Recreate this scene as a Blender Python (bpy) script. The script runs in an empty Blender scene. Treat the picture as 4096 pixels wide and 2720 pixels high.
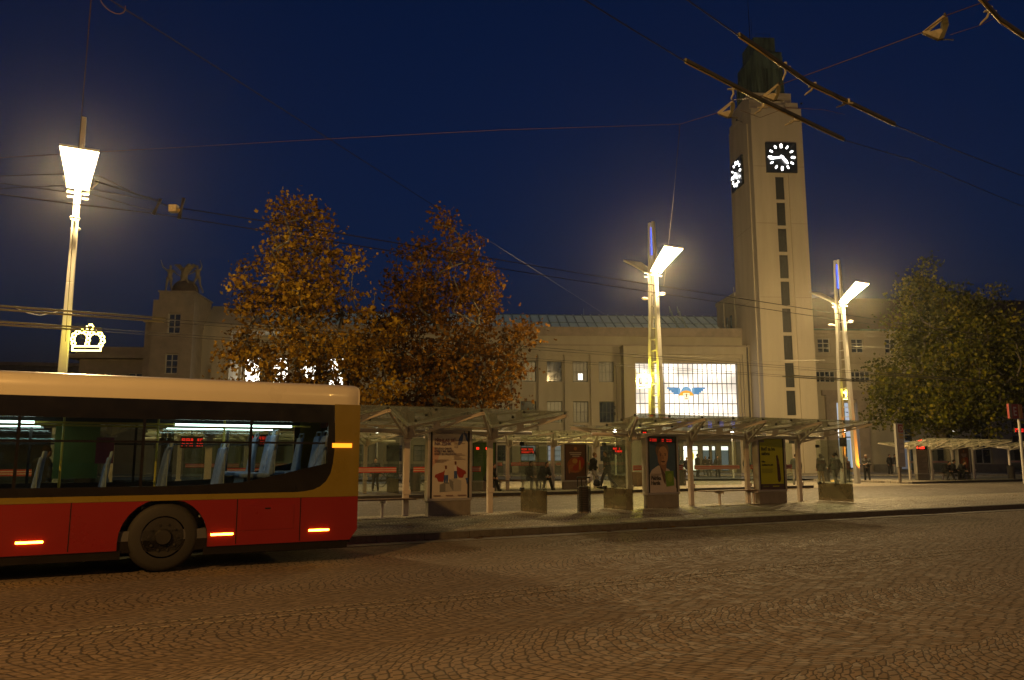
import bpy, math, random
import numpy as np
from mathutils import Vector, Matrix
random.seed(7); np.random.seed(7)
R=math.radians
sc=bpy.context.scene
COL=sc.collection
# ------------------------------------------------------------------ camera
F=3124.0; PITCH=R(8.52); CH=1.65
CP,SP=math.cos(PITCH),math.sin(PITCH)
cam_d=bpy.data.cameras.new('camera'); cam=bpy.data.objects.new('camera',cam_d); COL.objects.link(cam)
cam_d.sensor_width=36; cam_d.lens=F/4096*36; cam_d.clip_end=2000; cam_d.clip_start=.05
cam.location=(0,0,CH); cam.rotation_euler=(math.pi/2+PITCH,0,0); sc.camera=cam
def ray(x,y):
    u=1360-y
    return Vector((x-2048,F*CP-u*SP,F*SP+u*CP))
def G(x,y,z=0):                       # point of the photograph at a known height
    r=ray(x,y); t=(z-CH)/r.z; return Vector((r.x*t,r.y*t,z))
def A(x,y,Y):                         # point of the photograph at a known distance
    r=ray(x,y); t=Y/r.y; return Vector((r.x*t,Y,CH+r.z*t))
RA=R(28); CR,SR=math.cos(RA),math.sin(RA)
def RW(s,n,z=0): return Vector((s*CR-n*SR,s*SR+n*CR,z))      # road frame -> world
def SN(p): return (p.x*CR+p.y*SR,-p.x*SR+p.y*CR)
def S(px,n):                          # distance along the road of a low point seen at column px
    k=(px-2048)/3185.0; Y=n/(CR-SR*k); return (CR*k+SR)*Y
# ------------------------------------------------------------------ mesh builder
class MB:
    def __init__(s): s.v=[];s.f=[];s.m=[]
    def add(s,vs,fs,mi=0):
        b=len(s.v); s.v+= [tuple(q) for q in vs]; s.f+=[tuple(b+i for i in f) for f in fs]; s.m+=[mi]*len(fs)
    def box(s,x0,x1,y0,y1,z0,z1,mi=0):
        s.add([(x0,y0,z0),(x1,y0,z0),(x1,y1,z0),(x0,y1,z0),(x0,y0,z1),(x1,y0,z1),(x1,y1,z1),(x0,y1,z1)],
              [(0,3,2,1),(4,5,6,7),(0,1,5,4),(1,2,6,5),(2,3,7,6),(3,0,4,7)],mi)
    def hexa(s,b,t,mi=0):             # bottom four points, top four points
        s.add(list(b)+list(t),[(0,3,2,1),(4,5,6,7),(0,1,5,4),(1,2,6,5),(2,3,7,6),(3,0,4,7)],mi)
    def bar(s,p,q,w,h,mi=0,up=(0,0,1)):
        p=Vector(p);q=Vector(q);d=(q-p).normalized();up=Vector(up)
        if abs(d.dot(up))>.98: up=Vector((0,1,0))
        a=d.cross(up).normalized()*w/2; b=a.cross(d).normalized()*h/2
        s.hexa([p-a-b,p+a-b,q+a-b,q-a-b],[p-a+b,p+a+b,q+a+b,q-a+b],mi)
    def tube(s,pts,rad,n=8,mi=0,cap=True,closed=False):
        pts=[Vector(p) for p in pts]; N=len(pts)
        if not isinstance(rad,(list,tuple)): rad=[rad]*N
        rings=[];ref=None
        for i,p in enumerate(pts):
            if closed: d=pts[(i+1)%N]-pts[i-1]
            else: d=pts[min(i+1,N-1)]-pts[max(i-1,0)]
            d.normalize()
            if ref is None:
                ref=Vector((0,0,1)) if abs(d.z)<.9 else Vector((1,0,0))
            a=(ref-d*ref.dot(d)).normalized(); ref=a; b=d.cross(a)
            rings.append([p+(a*math.cos(2*math.pi*k/n)+b*math.sin(2*math.pi*k/n))*rad[i] for k in range(n)])
        vs=[q for r in rings for q in r]; fs=[]
        for i in range(N if closed else N-1):
            j=(i+1)%N
            for k in range(n): fs.append((i*n+k,i*n+(k+1)%n,j*n+(k+1)%n,j*n+k))
        if cap and not closed: fs.append(tuple(range(n-1,-1,-1))); fs.append(tuple((N-1)*n+k for k in range(n)))
        s.add(vs,fs,mi)
    def cyl(s,x,y,z0,z1,r0,r1=None,n=16,mi=0):
        s.tube([(x,y,z0),(x,y,z1)],[r0,r0 if r1 is None else r1],n,mi)
    def ell(s,c,r,n=12,m=8,mi=0):
        c=Vector(c); vs=[(c.x,c.y,c.z-r[2])]
        for j in range(1,m):
            t=math.pi*j/m
            for k in range(n):
                a=2*math.pi*k/n; vs.append((c.x+r[0]*math.sin(t)*math.cos(a),c.y+r[1]*math.sin(t)*math.sin(a),c.z-r[2]*math.cos(t)))
        vs.append((c.x,c.y,c.z+r[2])); fs=[]
        for k in range(n): fs.append((0,1+(k+1)%n,1+k)); fs.append((len(vs)-1,1+(m-2)*n+k,1+(m-2)*n+(k+1)%n))
        for j in range(m-2):
            for k in range(n): fs.append((1+j*n+k,1+j*n+(k+1)%n,1+(j+1)*n+(k+1)%n,1+(j+1)*n+k))
        s.add(vs,fs,mi)
    def quad(s,a,b,c,d,mi=0): s.add([a,b,c,d],[(0,1,2,3)],mi)
    def poly(s,pts,y0,y1,mi=0):       # outline in x,z pulled from y0 to y1
        n=len(pts); vs=[(x,y0,z) for x,z in pts]+[(x,y1,z) for x,z in pts]
        s.add(vs,[tuple(range(n)),tuple(range(2*n-1,n-1,-1))]+[(i,i+n,(i+1)%n+n,(i+1)%n) for i in range(n)],mi)
    def polyx(s,pts,x0,x1,mi=0):      # outline in y,z pulled from x0 to x1
        n=len(pts); vs=[(x0,y,z) for y,z in pts]+[(x1,y,z) for y,z in pts]
        s.add(vs,[tuple(range(n-1,-1,-1)),tuple(range(n,2*n))]+[(i,(i+1)%n,(i+1)%n+n,i+n) for i in range(n)],mi)
    def mesh(s,name,mats,smooth=False):
        me=bpy.data.meshes.new(name); me.from_pydata(s.v,[],s.f); 
        for m in (mats if isinstance(mats,(list,tuple)) else [mats]): me.materials.append(m)
        me.polygons.foreach_set('material_index',s.m)
        if smooth: me.polygons.foreach_set('use_smooth',[True]*len(s.f))
        me.update(); return me
    def build(s,name,mats,parent=None,smooth=False,off=(0,0,0),bevel=0,loc=None,rot=None):
        if off!=(0,0,0): s.v=[(x-off[0],y-off[1],z-off[2]) for x,y,z in s.v]
        o=bpy.data.objects.new(name,s.mesh(name,mats,smooth)); COL.objects.link(o)
        if parent: o.parent=parent
        if loc is not None: o.location=loc
        if rot is not None: o.rotation_euler=rot
        if bevel:
            b=o.modifiers.new('bevel','BEVEL'); b.width=bevel; b.segments=2; b.limit_method='ANGLE'
        return o
def tag(o,label=None,cat=None,group=None,kind=None):
    if label: o['label']=label
    if cat: o['category']=cat
    if group: o['group']=group
    if kind: o['kind']=kind
    return o
def thing(name,label,cat,loc=(0,0,0),rz=0,group=None):
    o=bpy.data.objects.new(name,None); o.empty_display_size=.2; COL.objects.link(o)
    o.location=loc; o.rotation_euler=(0,0,rz); return tag(o,label,cat,group)
def struct(name,mb,m,**k): return tag(mb.build(name,m,**k),kind='structure')
def kids(o): return [c for c in bpy.data.objects if c.parent==o]
def dup(o,label=None,loc=None,rz=None,parent=None,group=None):
    c=o.copy(); COL.objects.link(c)
    if parent: c.parent=parent
    for k in kids(o): dup(k,parent=c)
    if label: c['label']=label
    if loc is not None: c.location=loc
    if rz is not None: c.rotation_euler=(0,0,rz)
    if group: c['group']=group
    return c
def text(name,s,size,m,parent,loc,rot=(math.pi/2,0,0),depth=.002,align='LEFT',bold=0,xs=1):
    cu=bpy.data.curves.new(name,'FONT'); cu.body=s; cu.size=size; cu.extrude=depth; cu.align_x=align; cu.offset=bold; cu.resolution_u=2
    o=bpy.data.objects.new(name,cu); COL.objects.link(o)
    dg=bpy.context.evaluated_depsgraph_get(); me=bpy.data.meshes.new_from_object(o.evaluated_get(dg))
    bpy.data.objects.remove(o); bpy.data.curves.remove(cu)
    me.materials.clear(); me.materials.append(m)
    t=bpy.data.objects.new(name,me); COL.objects.link(t); t.parent=parent; t.location=loc; t.rotation_euler=rot; t.scale=(xs,1,1); return t
# ------------------------------------------------------------------ materials
def nodes(name):
    m=bpy.data.materials.new(name); m.use_nodes=True; nt=m.node_tree; b=nt.nodes['Principled BSDF']; return m,nt,b
def N(nt,t,**k):
    n=nt.nodes.new(t)
    for a,v in k.items():
        if a.startswith('i_'): n.inputs[a[2:].replace('_',' ')].default_value=v
        else: setattr(n,a,v)
    return n
def mat(name,c,rough=.6,metal=0,var=.12,scale=3,bump=0,bscale=40,spec=.5,coat=0,streak=False):
    m,nt,b=nodes(name); L=nt.links.new
    b.inputs['Roughness'].default_value=rough; b.inputs['Metallic'].default_value=metal
    b.inputs['Specular IOR Level'].default_value=spec; b.inputs['Coat Weight'].default_value=coat
    tc=N(nt,'ShaderNodeTexCoord'); mp=N(nt,'ShaderNodeMapping')
    if streak: mp.inputs['Scale'].default_value=(1,1,.15)
    L(tc.outputs['Object'],mp.inputs['Vector'])
    no=N(nt,'ShaderNodeTexNoise',i_Scale=scale,i_Detail=6.0,i_Roughness=.6); L(mp.outputs[0],no.inputs['Vector'])
    rp=N(nt,'ShaderNodeMapRange'); rp.inputs['From Min'].default_value=.3; rp.inputs['From Max'].default_value=.7
    rp.inputs['To Min'].default_value=1-var; rp.inputs['To Max'].default_value=1+var; L(no.outputs['Fac'],rp.inputs['Value'])
    vm=N(nt,'ShaderNodeVectorMath',operation='SCALE'); vm.inputs[0].default_value=c[:3]; L(rp.outputs[0],vm.inputs['Scale'])
    L(vm.outputs[0],b.inputs['Base Color'])
    rr=N(nt,'ShaderNodeMapRange'); rr.inputs['To Min'].default_value=max(.02,rough-.12); rr.inputs['To Max'].default_value=min(1,rough+.12)
    L(no.outputs['Fac'],rr.inputs['Value']); L(rr.outputs[0],b.inputs['Roughness'])
    if bump:
        n2=N(nt,'ShaderNodeTexNoise',i_Scale=bscale,i_Detail=4.0); L(tc.outputs['Object'],n2.inputs['Vector'])
        bp=N(nt,'ShaderNodeBump',i_Strength=bump,i_Distance=.02); L(n2.outputs['Fac'],bp.inputs['Height']); L(bp.outputs[0],b.inputs['Normal'])
    return m
def emit(name,c,st,base=(.02,.02,.02)):
    m,nt,b=nodes(name); b.inputs['Base Color'].default_value=(*base,1); b.inputs['Roughness'].default_value=.4
    b.inputs['Emission Color'].default_value=(*c,1); b.inputs['Emission Strength'].default_value=st; return m
def glass(name,c=(.9,.93,.9),refl=1.0,rough=.03,haze=0,hc=(.6,.62,.55)):
    m=bpy.data.materials.new(name); m.use_nodes=True; nt=m.node_tree; nt.nodes.clear(); L=nt.links.new
    out=N(nt,'ShaderNodeOutputMaterial'); tr=N(nt,'ShaderNodeBsdfTransparent'); tr.inputs[0].default_value=(*c,1)
    gl=N(nt,'ShaderNodeBsdfGlossy'); gl.inputs['Roughness'].default_value=rough; gl.inputs[0].default_value=(.95,.95,.95,1)
    fr=N(nt,'ShaderNodeFresnel'); ge=N(nt,'ShaderNodeNewGeometry'); io=N(nt,'ShaderNodeMapRange'); io.inputs['To Min'].default_value=1.45; io.inputs['To Max'].default_value=1/1.45; L(ge.outputs['Backfacing'],io.inputs['Value']); L(io.outputs[0],fr.inputs['IOR']); mul=N(nt,'ShaderNodeMath',operation='MULTIPLY'); mul.inputs[1].default_value=refl
    L(fr.outputs[0],mul.inputs[0]); mx=N(nt,'ShaderNodeMixShader'); L(mul.outputs[0],mx.inputs[0]); L(tr.outputs[0],mx.inputs[1]); L(gl.outputs[0],mx.inputs[2])
    last=mx
    if haze:
        df=N(nt,'ShaderNodeBsdfDiffuse'); df.inputs[0].default_value=(*hc,1); tl=N(nt,'ShaderNodeBsdfTranslucent'); tl.inputs[0].default_value=(*hc,1)
        a=N(nt,'ShaderNodeMixShader'); a.inputs[0].default_value=.5; L(df.outputs[0],a.inputs[1]); L(tl.outputs[0],a.inputs[2])
        m2=N(nt,'ShaderNodeMixShader'); 
        tc=N(nt,'ShaderNodeTexCoord'); no=N(nt,'ShaderNodeTexNoise',i_Scale=2.5,i_Detail=5.0); L(tc.outputs['Object'],no.inputs['Vector'])
        rp=N(nt,'ShaderNodeMapRange'); rp.inputs['From Min'].default_value=.3; rp.inputs['From Max'].default_value=.75; rp.inputs['To Min'].default_value=haze*.4; rp.inputs['To Max'].default_value=haze*1.5
        L(no.outputs['Fac'],rp.inputs['Value']); L(rp.outputs[0],m2.inputs[0]); L(mx.outputs[0],m2.inputs[1]); L(a.outputs[0],m2.inputs[2]); last=m2
    L(last.outputs[0],out.inputs[0]); return m
def cobble(name,c1,c2,joint,size=.1,arc_w=1.5,arc_h=.42,fan=True,rough=.55,bump=.8,patch=None,jw=.15):
    m,nt,b=nodes(name); L=nt.links.new
    tc=N(nt,'ShaderNodeTexCoord'); mp=N(nt,'ShaderNodeMapping',vector_type='POINT'); mp.inputs['Rotation'].default_value=(0,0,-RA)
    L(tc.outputs['Object'],mp.inputs['Vector']); 
    wn=N(nt,'ShaderNodeTexNoise',i_Scale=1.3,i_Detail=2.0); L(mp.outputs[0],wn.inputs['Vector'])
    wsub=N(nt,'ShaderNodeVectorMath',operation='SUBTRACT'); L(wn.outputs['Color'],wsub.inputs[0]); wsub.inputs[1].default_value=(.5,.5,.5)
    ws=N(nt,'ShaderNodeVectorMath',operation='SCALE'); ws.inputs['Scale'].default_value=.26; L(wsub.outputs[0],ws.inputs[0])
    wa=N(nt,'ShaderNodeVectorMath',operation='ADD'); L(mp.outputs[0],wa.inputs[0]); L(ws.outputs[0],wa.inputs[1])
    sx=N(nt,'ShaderNodeSeparateXYZ'); L(wa.outputs[0],sx.inputs[0])
    def M(op,a,bb=None,cc=None):
        n=N(nt,'ShaderNodeMath',operation=op)
        for i,q in enumerate((a,bb,cc)):
            if q is None: continue
            if isinstance(q,(int,float)): n.inputs[i].default_value=q
            else: L(q,n.inputs[i])
        return n.outputs[0]
    if fan:
        q=M('DIVIDE',sx.outputs[1],arc_w); fl=M('FLOOR',q); fr=M('FRACT',q); t=M('SUBTRACT',M('MULTIPLY',fr,2),1); t2=M('MULTIPLY',t,t)
        v=M('ADD',M('SUBTRACT',sx.outputs[0],M('MULTIPLY',t2,arc_h)),M('MULTIPLY',fl,3.37))
        u=M('ADD',sx.outputs[1],M('MULTIPLY',M('MULTIPLY',t2,t),.12))
    else: v=sx.outputs[0]; u=sx.outputs[1]
    cb=N(nt,'ShaderNodeCombineXYZ'); L(M('DIVIDE',v,size*.95),cb.inputs[0]); L(M('DIVIDE',u,size),cb.inputs[1])
    row=M('FLOOR',M('DIVIDE',v,size*.95)); L(M('ADD',M('DIVIDE',u,size),M('MULTIPLY',M('FRACT',M('MULTIPLY',row,.618)),1)),cb.inputs[1])
    vo=N(nt,'ShaderNodeTexVoronoi',voronoi_dimensions='2D',feature='DISTANCE_TO_EDGE',i_Scale=1.0,i_Randomness=.5); L(cb.outputs[0],vo.inputs['Vector'])
    vc=N(nt,'ShaderNodeTexVoronoi',voronoi_dimensions='2D',feature='F1',i_Scale=1.0,i_Randomness=.5); L(cb.outputs[0],vc.inputs['Vector'])
    rp=N(nt,'ShaderNodeMapRange',interpolation_type='SMOOTHSTEP'); rp.inputs['From Min'].default_value=.02; rp.inputs['From Max'].default_value=jw; L(vo.outputs['Distance'],rp.inputs['Value'])
    cm=N(nt,'ShaderNodeMix',data_type='RGBA'); cm.inputs[6].default_value=(*c1,1); cm.inputs[7].default_value=(*c2,1)
    sp=N(nt,'ShaderNodeSeparateColor'); L(vc.outputs['Color'],sp.inputs[0]); 
    big=N(nt,'ShaderNodeTexNoise',i_Scale=.35,i_Detail=5.0); L(mp.outputs[0],big.inputs['Vector'])
    L(M('MULTIPLY',M('ADD',sp.outputs[0],big.outputs['Fac']),.5),cm.inputs[0])
    dirt=N(nt,'ShaderNodeTexNoise',i_Scale=9.0,i_Detail=6.0); L(mp.outputs[0],dirt.inputs['Vector'])
    sc_=N(nt,'ShaderNodeVectorMath',operation='SCALE'); L(cm.outputs[2],sc_.inputs[0]); L(M('ADD',M('MULTIPLY',dirt.outputs['Fac'],.9),.55),sc_.inputs['Scale'])
    jm=N(nt,'ShaderNodeMix',data_type='RGBA'); jm.inputs[6].default_value=(*joint,1); L(sc_.outputs[0],jm.inputs[7]); L(rp.outputs[0],jm.inputs[0])
    L(jm.outputs[2],b.inputs['Base Color']); 
    L(M('ADD',M('MULTIPLY',sp.outputs[1],.3),rough-.12),b.inputs['Roughness'])
    b.inputs['Specular IOR Level'].default_value=.22
    h=M('ADD',M('ADD',rp.outputs[0],M('MULTIPLY',sp.outputs[2],.55)),M('MULTIPLY',dirt.outputs['Fac'],.35))
    bp=N(nt,'ShaderNodeBump',i_Strength=bump,i_Distance=.012); L(h,bp.inputs['Height']); L(bp.outputs[0],b.inputs['Normal'])
    return m
def leafmat(name,cols,trans=.25):
    m=bpy.data.materials.new(name); m.use_nodes=True; nt=m.node_tree; nt.nodes.clear(); L=nt.links.new
    out=N(nt,'ShaderNodeOutputMaterial'); g=N(nt,'ShaderNodeNewGeometry'); cr=N(nt,'ShaderNodeValToRGB')
    e=cr.color_ramp.elements; e[0].position=0; e[0].color=(*cols[0],1); e[1].position=1; e[1].color=(*cols[-1],1)
    for i,c in enumerate(cols[1:-1]): q=e.new((i+1)/(len(cols)-1)); q.color=(*c,1)
    no=N(nt,'ShaderNodeTexNoise',i_Scale=.45,i_Detail=2.0); L(g.outputs['Position'],no.inputs['Vector'])
    ad=N(nt,'ShaderNodeMath',operation='MULTIPLY_ADD'); ad.inputs[1].default_value=1.5; ad.inputs[2].default_value=-.25; L(no.outputs['Fac'],ad.inputs[0])
    a2=N(nt,'ShaderNodeMath',operation='MULTIPLY_ADD'); a2.inputs[1].default_value=.6; L(g.outputs['Random Per Island'],a2.inputs[0]); 
    a3=N(nt,'ShaderNodeMath',operation='MULTIPLY'); a3.inputs[1].default_value=.45; L(ad.outputs[0],a3.inputs[0]); L(a3.outputs[0],a2.inputs[2])
    L(a2.outputs[0],cr.inputs[0])
    d=N(nt,'ShaderNodeBsdfDiffuse'); t=N(nt,'ShaderNodeBsdfTranslucent'); L(cr.outputs[0],d.inputs[0]); L(cr.outputs[0],t.inputs[0])
    mx=N(nt,'ShaderNodeMixShader'); mx.inputs[0].default_value=trans; L(d.outputs[0],mx.inputs[1]); L(t.outputs[0],mx.inputs[2]); L(mx.outputs[0],out.inputs[0]); return m
M={}
M['road']=cobble('road_cobble',(.215,.16,.115),(.12,.092,.068),(.045,.034,.024),size=.115,arc_w=2.3,arc_h=.80,rough=.85,bump=.55)
M['pave']=cobble('pavement_cobble',(.74,.66,.52),(.36,.32,.25),(.06,.05,.04),size=.095,arc_w=1.3,arc_h=.45,bump=1,jw=.34)
M['lane']=cobble('lane_cobble',(.22,.19,.16),(.14,.12,.10),(.05,.045,.04),size=.13,arc_w=1.4,arc_h=.45,jw=.28)
M['plaza']=cobble('plaza_cobble',(.42,.37,.30),(.27,.24,.19),(.1,.09,.07),size=.1,arc_w=1.4,arc_h=.45)
M['seam']=cobble('seam_stone',(.29,.235,.17),(.19,.155,.11),(.05,.04,.03),size=.11,fan=False,rough=.85)
M['kerb']=mat('granite_kerb',(.085,.078,.066),.8,var=.3,scale=12,bump=.4,bscale=60)
M['gutter']=mat('gutter_slab',(.10,.085,.07),.8,var=.3,scale=2.5,bump=.3,bscale=30)
M['asphalt']=mat('asphalt',(.075,.075,.08),.8,var=.25,scale=6,bump=.5,bscale=90)
M['ground']=mat('ground_earth',(.06,.055,.045),.9,var=.3,scale=.4)
M['plaster']=mat('plaster_wall',(.31,.275,.20),.85,var=.14,scale=.6,bump=.15,bscale=9,streak=True)
M['plaster2']=mat('tower_plaster',(.41,.36,.27),.85,var=.16,scale=.5,bump=.12,bscale=7,streak=True)
M['stone']=mat('dark_stone',(.23,.19,.15),.85,var=.2,scale=1.5,bump=.3,bscale=12)
M['pavstone']=mat('travertine',(.22,.185,.135),.85,var=.18,scale=1.2,bump=.3,bscale=10)
M['plinth']=mat('plinth_stone',(.13,.12,.10),.8,var=.25,scale=2,bump=.3)
M['copper']=mat('copper_patina',(.07,.11,.09),.75,var=.75,scale=1.6,streak=True)
M['tile']=mat('roof_tile',(.085,.045,.03),.8,var=.3,scale=3,bump=.6,bscale=14)
M['frame']=mat('window_frame',(.34,.33,.28),.6,var=.1)
M['darkframe']=mat('dark_window_frame',(.035,.045,.04),.5)
M['pane']=mat('window_pane',(.02,.03,.045),.06,var=.5,scale=.7,spec=1)
M['curtain']=mat('pale_curtain',(.12,.12,.105),.35,var=.3,scale=8,spec=.9)
M['tpane']=mat('glass_block',(.016,.016,.014),.45,var=.5,scale=9,spec=.8)
M['litpane']=emit('lit_pane',(1,.93,.78),5.5)
M['dimpane']=emit('dim_lit_pane',(.75,.8,.85),.22)
M['roofglass']=mat('lit_patina_roof_glass',(.42,.52,.46),.4,var=.15,scale=.8,spec=.6); _b=M['roofglass'].node_tree.nodes['Principled BSDF']; _b.inputs['Emission Color'].default_value=(.5,.62,.56,1); _b.inputs['Emission Strength'].default_value=.045  # faint emission stands in for light from the hall below
M['roofbar']=mat('roof_glazing_bar',(.16,.22,.2),.6)
M['white']=mat('white_steel',(.58,.52,.46),.45,metal=.0,var=.06,scale=4)
M['lampsteel']=mat('lamp_steel',(.42,.41,.38),.45,metal=0,var=.06,scale=1)
M['dark']=mat('dark_metal',(.03,.028,.025),.5,metal=.4,var=.2)
M['alu']=mat('aluminium',(.5,.47,.42),.38,metal=.6,var=.08)
M['concrete']=mat('concrete',(.20,.18,.15),.85,var=.2,scale=4,bump=.3)
M['glassroof']=glass('canopy_glass',(.70,.72,.64),1.2,.05,haze=.20,hc=(.45,.45,.36))
M['glasswall']=glass('shelter_glass',(.80,.84,.78),1.0,.02,haze=.03)
M['frost']=glass('frosted_band',(.55,.50,.40),.5,.3,haze=.38,hc=(.28,.23,.15))
M['red_strip']=mat('red_strip',(.5,.06,.035),.5)
M['white_strip']=mat('white_strip',(.65,.58,.5),.5)
M['wood']=mat('bench_wood',(.20,.12,.07),.6,var=.25,scale=6)
M['black']=mat('black',(.012,.012,.012),.5)
M['soot']=mat('slat_basket',(.06,.05,.045),.6)
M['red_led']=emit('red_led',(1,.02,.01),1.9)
M['blue_led']=emit('blue_led',(.01,.09,1),4)
M['bluesign']=emit('blue_neon',(.05,.12,1),3)
M['amber']=emit('amber_led',(1,.42,.03),26)
M['crownl']=emit('crown_tube',(1,.80,.16),14)
M['lamp']=emit('lamp_reflector',(1,.80,.46),26,base=(.8,.8,.8))
M['spot']=emit('spot_lens',(1,.80,.42),6)
M['globe']=emit('globe_light',(1,.95,.85),22)
M['uplight']=emit('orange_uplight',(1,.45,.05),9)
M['clock']=emit('clock_light',(1,.97,.93),8)
M['clockface']=mat('clock_face',(.012,.016,.02),.35)
M['leafr']=leafmat('russet_leaf',[(.03,.013,.004),(.06,.027,.005),(.10,.042,.006),(.165,.075,.009),(.25,.135,.014)])
M['bark']=mat('plane_bark',(.07,.058,.04),.85,var=.35,scale=3,bump=.6,bscale=10)
M['leaf']=leafmat('autumn_leaf',[(.04,.018,.004),(.085,.040,.006),(.15,.075,.008),(.23,.13,.012),(.34,.215,.02)])
M['leaf2']=leafmat('green_leaf',[(.014,.017,.004),(.03,.036,.006),(.06,.065,.008),(.125,.115,.011),(.25,.19,.016)])
M['wire']=mat('wire',(.02,.018,.016),.6,metal=.2)
M['cable']=mat('span_cable',(.07,.04,.026),.5,metal=.4)
M['rail']=mat('wire_rail',(.085,.085,.05),.45,metal=.4,var=.2,scale=8)
M['fitting']=mat('wire_fitting',(.26,.25,.19),.5,var=.3,scale=20)
M['brass']=mat('brass_shoe',(.45,.36,.15),.45,metal=.8)
M['bus_cream']=mat('bus_cream',(.60,.56,.45),.3,var=.03,scale=1.2,coat=.5)
M['bus_red']=mat('bus_red',(.17,.006,.004),.3,var=.05,scale=1,coat=.5)
M['bus_yellow']=mat('bus_yellow',(.16,.115,.008),.3,var=.04,coat=.5)
M['bus_black']=mat('bus_black',(.008,.007,.006),.22,var=.2)
M['rubber']=mat('rubber',(.016,.015,.013),.75,var=.2,scale=20)
M['rim']=mat('wheel_rim',(.05,.048,.042),.4,metal=.6)
M['busglass']=glass('bus_glass',(.80,.86,.86),1.0,.02)
M['busglass2']=glass('bus_tinted_glass',(.07,.07,.06),.7,.03)
M['seat']=mat('bus_seat',(.16,.20,.33),.8,var=.3,scale=20)
M['seat2']=mat('bus_seat_shell',(.26,.29,.33),.6)
M['businside']=mat('bus_interior',(.28,.3,.3),.6)
M['busfloor']=mat('bus_floor',(.06,.06,.065),.7)
M['bustube']=emit('bus_ceiling_tube',(.82,1,.86),7)
M['pole_y']=mat('grab_pole',(.6,.45,.05),.4)
M['ledbox']=mat('led_housing',(.02,.02,.02),.5)
M['signred']=mat('sign_red',(.30,.035,.03),.5)
M['signyel']=mat('sign_yellow',(.6,.4,.05),.5)
M['signwhite']=mat('sign_white',(.6,.56,.5),.4)
M['orange']=mat('orange_planter',(.22,.1,.05),.7)
# ------------------------------------------------------------------ world and light
w=bpy.data.worlds.new("World"); sc.world=w; w.use_nodes=True; nt=w.node_tree; bg=nt.nodes['Background']
sky=nt.nodes.new('ShaderNodeTexSky'); sky.sky_type='NISHITA'; sky.sun_disc=False
sky.sun_elevation=R(-.5); sky.sun_rotation=R(185); sky.altitude=0; sky.ozone_density=5; sky.air_density=1; sky.dust_density=.6
nt.links.new(sky.outputs[0],bg.inputs[0]); bg.inputs[1].default_value=.09
cy=sc.cycles; cy.max_bounces=7; cy.diffuse_bounces=3; cy.glossy_bounces=3; cy.transmission_bounces=4; cy.transparent_max_bounces=28; cy.volume_bounces=0; cy.caustics_reflective=False; cy.caustics_refractive=False
vs=sc.view_settings; sc.display_settings.display_device='sRGB'; vs.view_transform='Standard'; vs.look='None'; vs.gamma=1; vs.exposure=0; vs.use_curve_mapping=False
LAMPC=(1,.68,.28)
def point(name,parent,loc,e,c=LAMPC,r=.25,spot=None,rot=None,blend=.6):
    l=bpy.data.lights.new(name,'SPOT' if spot else 'POINT'); l.energy=e; l.color=c; l.shadow_soft_size=r
    if spot: l.spot_size=R(spot); l.spot_blend=blend
    o=bpy.data.objects.new(name,l); COL.objects.link(o); o.parent=parent; o.location=loc
    if rot: o.rotation_euler=rot
    return o
# ------------------------------------------------------------------ ground
def strip(name,m,s0,s1,n0,n1,z,thick=None):
    mb=MB(); a,b,c,d=RW(s0,n0,z),RW(s1,n0,z),RW(s1,n1,z),RW(s0,n1,z)
    if thick: mb.hexa([p-Vector((0,0,thick)) for p in (a,b,c,d)],[a,b,c,d])
    else: mb.quad(a,b,c,d)
    return struct(name,mb,m)
mb=MB(); mb.quad((-600,-200,-.02),(700,-200,-.02),(700,900,-.02),(-600,900,-.02)); struct('ground',mb,M['ground'])
strip('road',M['road'],-90,140,-30,15.05,0)
strip('road_seam',M['seam'],-90,140,8.62,8.70,.004); 
strip('road_seam',M['seam'],-90,140,8.88,8.95,.004)
strip('lane',M['lane'],-90,140,20.2,60,-.004)
strip('crossing',M['plaza'],34.6,44.9,30.4,48,.002)
mb=MB(); rk=random.Random(5)
for i in range(-60,100):
    a_,b_=i*1.0+.005,i*1.0+.995; e_=rk.uniform(-.004,.004); h_=.14+rk.uniform(-.004,.004)
    mb.hexa([RW(a_,15.02+e_,-.06),RW(b_,15.02+e_,-.06),RW(b_,15.32,-.06),RW(a_,15.32,-.06)],[RW(a_,15.035+e_,h_),RW(b_,15.035+e_,h_),RW(b_,15.32,h_),RW(a_,15.32,h_)])
struct('kerb',mb,M['kerb'])
mb=MB()
for i in range(-70,110):
    a_,b_=i*.95+.008,i*.95+.942; h_=.008+rk.uniform(0,.004)
    mb.hexa([RW(a_,14.5,-.05),RW(b_,14.5,-.05),RW(b_,15.0,-.05),RW(a_,15.0,-.05)],[RW(a_,14.5,h_),RW(b_,14.5,h_),RW(b_,15.0,h_),RW(a_,15.0,h_)])
struct('gutter',mb,M['gutter'])
strip('platform_pavement',M['pave'],-90,140,15.322,20.0,.136,.2)
strip('kerb',M['kerb'],-90,140,20.002,20.2,.13,.2)
strip('kerb',M['kerb'],-90,34.5,30.2,30.45,.13,.2)
strip('platform_pavement',M['plaza'],-90,34.5,30.452,44,.126,.2)
strip('kerb',M['kerb'],45,140,31.8,32.05,.13,.2)
strip('platform_pavement',M['plaza'],45,140,32.052,42,.126,.2)
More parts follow.
